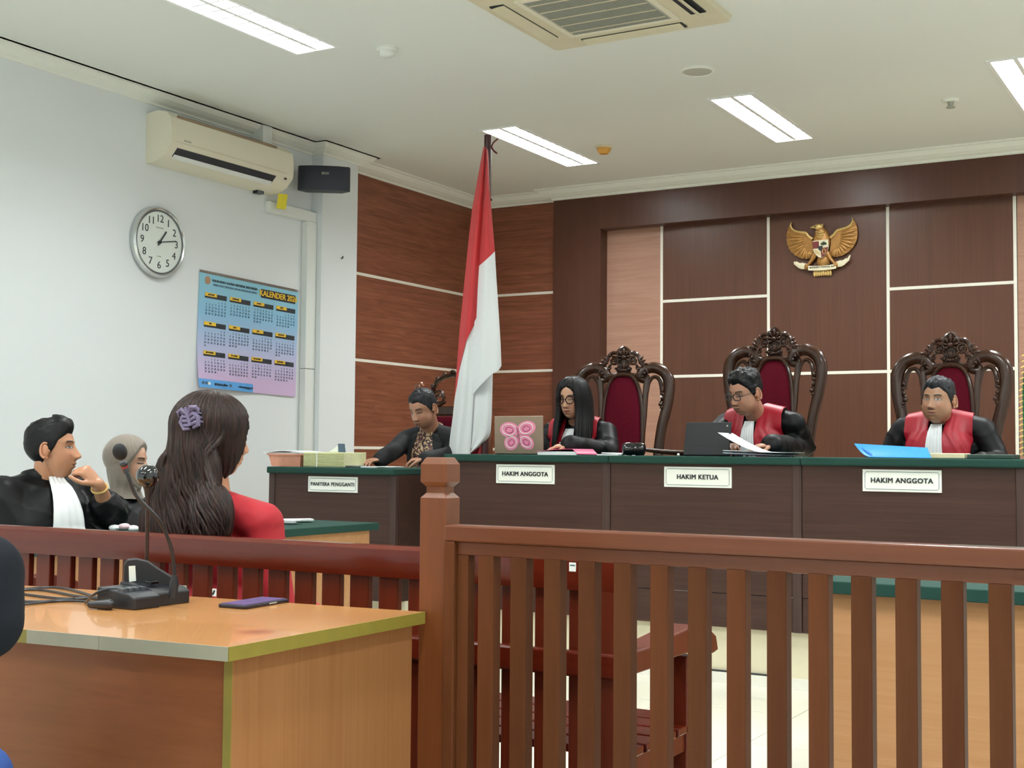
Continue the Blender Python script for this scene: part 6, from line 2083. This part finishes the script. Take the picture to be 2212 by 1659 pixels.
for j, (z, rx, ry, yo) in enumerate(((.02, .088, .096, -.010), (-.04, .088, .092, -.008), (-.08, .082, .080, -.004), (-.105, .074, .074, -.004), (-.125, .070, .072, -.004), (-.145, .078, .078, -.004), (-.165, .095, .090, -.008))):
    for i in range(48):
        a = 2 * PI * i / 48
        k_ = 1 + (.045 * math.sin(7 * a + j * .9) + .03 * math.sin(13 * a - j)) * (0 if j < 2 else 1)
        up_ = fr.w((0, yo, 0)) if j < 3 else fr.c + fr.d((0, yo, 0))
        p = (rx * k_ * math.sin(a), ry * k_ * math.cos(a) + yo, z)
        if j < 3 and math.cos(a) > .55 and z > -.10:
            p = (p[0], p[1] - .035, p[2])
        ring_.append(fr.w(p))
dr.add(ring_, [(j * 48 + i, j * 48 + (i + 1) % 48, (j + 1) * 48 + (i + 1) % 48, (j + 1) * 48 + i) for j in range(6) for i in range(48)])
link('scarf_drape', mesh_from('scarf_drape', dr.v, dr.f, 'scarf'), ho).matrix_parent_inverse = wmat(ho).inverted()
panel(t, q, bvh, 'white_bib', 'bib', [(-.06, -.035, .035), (-.14, -.045, .045), (-.26, -.055, .055)], off=.012, nu=20, tilt=.3, pleat=.003, npl=4)

# ---------------------------------------------------------------- the woman on the bench
DR = 3.93
fr = Frame(pd(467, 947, DR), (0.44, 1.0), 4, 0, 1.0)
nk = pd(466, 1066, DR + .01)
q = Pose(nk, (0.06, 1), -6, 0, sw=.190, s=.99, hip=(nk[0] + .02, nk[1] + .02, .535))
q.arm('R', q.shR + np.array([.055, .02, -.26]), q.shR + np.array([-.02, .26, -.30])); q.arm('L', q.shL + np.array([-.055, .02, -.26]), q.shL + np.array([.02, .26, -.30]))
t = person('woman in red top with long brown hair held by a purple claw clip', q, fr, '#bd8a6b', '#a05850', '#241814', False, nose=.9, female=True, ears=False,
           hands=[(q.arms[k][2], (0, .9, -.3), (0, .2, 1), s_, dict(curl=.4, s=.9)) for k, s_ in (('R', 1), ('L', -1))])
M['red_top'] = plain('red_fabric', '#a51a25', 0.75, var=0.05, scale=40)
garment(t, q, 'red_top', 'red_top', k=.010, sleeve=(.060, .052, .046), amp=.004, seed=1.3, lap=False)
mbk = MB()
for sgn in (-1, 1):
    hp = np.array([q.hip[0] + .09 * sgn, q.hip[1] + .02, .525]); kn = hp + np.array([.02 * sgn, .42, .0])
    mbk.capsule(hp, kn, .088, .068); mbk.capsule(kn, kn + np.array([0, .02, -.46]), .066, .045)
    mbk.capsule(kn + np.array([0, .02, -.465]), kn + np.array([0, .16, -.485]), .040, .030)
v, f = remeshed(mbk, .010, 3)
link('trousers', mesh_from('trousers', v, f, plain('black_cotton', '#17181b', .8)), t)
ho = cap_hair(t, fr, 'hair_brown', .020, name='hair')
hm = MB()                                   # the mass of hair down the back
up0 = np.array([0, 0, 1.0]); bx_r, bx_f = q.rt, q.fw
hb = fr.w((0, -.07, -.02))
hm.ell(fr.w((0, -.030, .030)), fr.B[0], fr.B[1], fr.B[2], (.086, .106, .104), 20, 14)
hm.ell(fr.w((-.004, -.070, -.05)), fr.B[0], fr.B[1], fr.B[2], (.090, .062, .10), 20, 14)
hm.ell(hb + bx_r * -.028 - bx_f * .020 - up0 * .14, bx_r, bx_f, up0, (.105, .050, .13), 20, 14)
hm.ell(hb + bx_r * -.050 - bx_f * .030 - up0 * .24, bx_r, bx_f, up0, (.135, .045, .11), 20, 14)
hm.ell(hb + bx_r * .055 - bx_f * .006 - up0 * .10, bx_r, bx_f, up0, (.058, .050, .11), 16, 12)
hm.ell(hb + bx_r * .125 - bx_f * .030 - up0 * .21, bx_r, bx_f, up0, (.072, .045, .10), 16, 12)
v, f = remeshed(hm, .008, 5)
link('hair_mass', mesh_from('hair_mass', v, f, 'hair_brown'), ho).matrix_parent_inverse = wmat(ho).inverted()
hbvh = BVHTree.FromPolygons([Vector(p) for p in v], f)
lk = MB()
rr_ = random.Random(11)


def onto(p, lift):
    """nearest place on the hair mass, lifted a little off it"""
    h = hbvh.find_nearest(Vector(p))
    n_ = np.array(h[1]); c_ = np.array(h[0])
    return c_ + n_ * lift


for k in range(240):
    a = -PI + 2 * PI * (k + .5 * rr_.random()) / 240
    if -0.95 < a < 1.50:
        continue
    sa, ca = math.sin(a), math.cos(a)
    right = sa > 0.0
    r_ = .0055 + .0045 * rr_.random()
    ph = rr_.random() * 6.28
    ln_ = .36 + .06 * rr_.random() - (.07 if right else 0)
    pts = []
    tgt = (-.14 + .35 * (sa + 1) / 2) if ca < 0.35 else (.19 if right else -.16)
    tgt += .03 * (rr_.random() - .5)
    for j in range(13):
        u = j / 12
        if u < .35:
            w_ = u / .35
            th_ = .12 + 1.75 * w_
            p = fr.w((sa * .098 * math.sin(min(th_, PI / 2)), ca * .112 * math.sin(min(th_, PI / 2)) - .022, .030 + .104 * math.cos(th_) - (.03 * max(0, th_ - PI / 2))))
        else:
            w_ = (u - .35) / .65
            e0_ = fr.w((sa * .098, ca * .112 - .022, -.005))
            x_ = tgt * sstep(w_ * 1.1) + (e0_ - hb) @ bx_r * (1 - sstep(w_ * 1.1))
            p = hb + bx_r * (x_ + .026 * math.sin(ph * .35 + 8.5 * w_) * w_) - bx_f * (.06 + .012 * math.sin(ph * 2 + 6 * w_) * w_) - up0 * (-.02 + ln_ * w_)
        pts.append(onto(p, .002 + .004 * rr_.random() + .006 * u * rr_.random()))
    P, rad = lock(pts, r_, .002, k=3)
    lk.tube(P, rad, 6)
for k in range(16):                          # stray wisps
    sd = -1 if k < 9 else 1
    q0 = np.array(fr.w((sd * .085, -.05 - .004 * k, .03 - .018 * (k % 9))))
    e_ = .03 + .008 * (k % 5)
    P, rad = lock([q0, q0 + bx_r * sd * e_ * .6 + np.array([0, 0, -.05]), q0 + bx_r * sd * e_ + np.array([0, 0, -.11 - .012 * (k % 7)]), q0 + bx_r * sd * (e_ + .012 * (1 if k % 2 else -1)) + np.array([0, 0, -.17 - .01 * (k % 7)])], .0016, .0006, 5)
    lk.tube(P, rad, 5)
link('long_locks', mesh_from('long_locks', lk.v, lk.f, 'hair_brown'), ho).matrix_parent_inverse = wmat(ho).inverted()
cl = MB()
cbp = pd(408, 901, 3.80)
cbp = onto(cbp, .012)
cn_ = norm(-R_CAM[:, 2] + R_CAM[:, 0] * -.35)
cr1 = norm(R_CAM[:, 0] + np.array([0, 0, .25])); cr1 = norm(cr1 - cn_ * (cr1 @ cn_)); cu1 = np.cross(cn_, cr1); cu1 = cu1 if cu1[2] > 0 else -cu1


def cpt(a, b, d):
    return cbp + cr1 * a + cu1 * b + cn_ * d


for s in (-1, 1):
    for j in range(4):
        zz = (j - 1.5) * .013
        cl.tube([cpt(s * .003, zz, .008), cpt(s * .018, zz + .003, .010), cpt(s * .028, zz + .004, .002), cpt(s * .031, zz, -.012)], [.0052, .006, .005, .0025], 7)
    cl.tube([cpt(s * .006, -.030, .006), cpt(s * .024, -.026, .006), cpt(s * .030, -.004, .006), cpt(s * .016, .012, .008), cpt(s * .006, .004, .008)], [.005, .007, .0075, .007, .005], 8)
    cl.tube([cpt(s * .004, .014, .008), cpt(s * .016, .030, .012), cpt(s * .030, .026, .008), cpt(s * .033, .012, .002)], [.006, .0075, .007, .004], 8)
cl.tube([cpt(0, -.022, .010), cpt(0, .034, .012)], .0055, 8)
cl.build('claw_clip', plain('clip_purple', '#6f6684', 0.25, var=.05), t, smooth=True)

# ---------------------------------------------------------------- the onlooker at the table's near side
sh = pd(-34, 1212, 2.06)
nk = sh + np.array([-.16, -.095, .06])
hv = norm((-.5, .864, 0))
q = Pose(nk, hv, 4, 0, sw=.185, hip=(nk[0] + .02, nk[1] - .03, .53))
q.arm('R', pd(-36, 1345, 2.03), pd(-150, 1330, 2.22)); q.arm('L', q.shL + np.array([-.05, .0, -.26]), q.shL + np.array([.02, .24, -.24]))
fr = Frame(nk + np.array([-.005, .01, .118]), hv, 0, 0, 1.0)
t = person('person in dark navy jacket and blue trousers sitting at the veneer table', q, fr, '#b5866a', '#935a4e', '#1a1412', False,
           hands=[(q.arms[k][2], (0, .9, -.1), (0, 0, 1), s_, dict(curl=.4)) for k, s_ in (('R', 1), ('L', -1))])
garment(t, q, 'jacket', plain('navy_jacket', '#12161d', .85, var=.1, scale=30, spec=.2), k=.012, sleeve=(.066, .062, .056), amp=.005, seed=2.0, lap=False)
mbk = MB()
for sgn in (-1, 1):
    hp = np.array([q.hip[0], q.hip[1], .52]) + q.rt * .085 * sgn - hv * .03; kn = hp + hv * .40 - q.rt * .035 + np.array([0, 0, -.02])
    mbk.capsule(hp, kn, .088, .065); mbk.capsule(kn, kn + np.array([0, .0, -.39]), .063, .045)
    mbk.capsule(kn + np.array([0, .0, -.43]), kn + hv * .15 + np.array([0, 0, -.445]), .040, .030)
v, f = remeshed(mbk, .010, 3)
link('trousers', mesh_from('trousers', v, f, plain('blue_denim', '#2b4f94', .8)), t)
short_hair(t, fr, 'hair_black', .022, .009, .066, .003, .004, seed=4)


def plain_chair(label, x, y, heading, seat=.44, backh=.80, z0=0.0):
    """simple upholstered office chair"""
    h = norm((heading[0], heading[1], 0)); rt = np.cross(h, (0, 0, 1)); c = np.array([x, y, z0])
    t = thing('office_chair', label, 'chair', (x, y, z0))
    MB().obox(c + np.array([0, 0, seat - .03]), rt, h, (0, 0, 1), .22, .22, .03).build('seat', 'black_matte', t, bevel=.015)
    MB().obox(c - h * .24 + np.array([0, 0, (seat + backh) / 2 + .06]), rt, (0, 0, 1), h, .20, (backh - seat) / 2 - .05, .02).build('backrest', 'black_matte', t, bevel=.015)
    for a in (-1, 1):
        for b2 in (-1, 1):
            MB().tube([c + rt * .19 * a + h * .19 * b2, c + rt * .18 * a + h * .18 * b2 + np.array([0, 0, seat - .05])], .012, 8).build('leg', 'black_plastic', t)
        MB().tube([c + rt * .17 * a - h * .20 + np.array([0, 0, seat - .03]), c + rt * .17 * a - h * .245 + np.array([0, 0, backh - .1])], .011, 8).build('back_upright', 'black_plastic', t)


plain_chair('black office chair under the man with white bib', hipL[0] - .02, hipL[1], (1, 0), .44, .76)
plain_chair('black office chair under the woman in headscarf', pd(278, 1082, DH)[0] - .02, pd(278, 1082, DH)[1], (.92, .39), .44, .70)
plain_chair('black office chair under the person in navy jacket', q.hip[0] + .015, q.hip[1] - .05, hv, .415, .70)
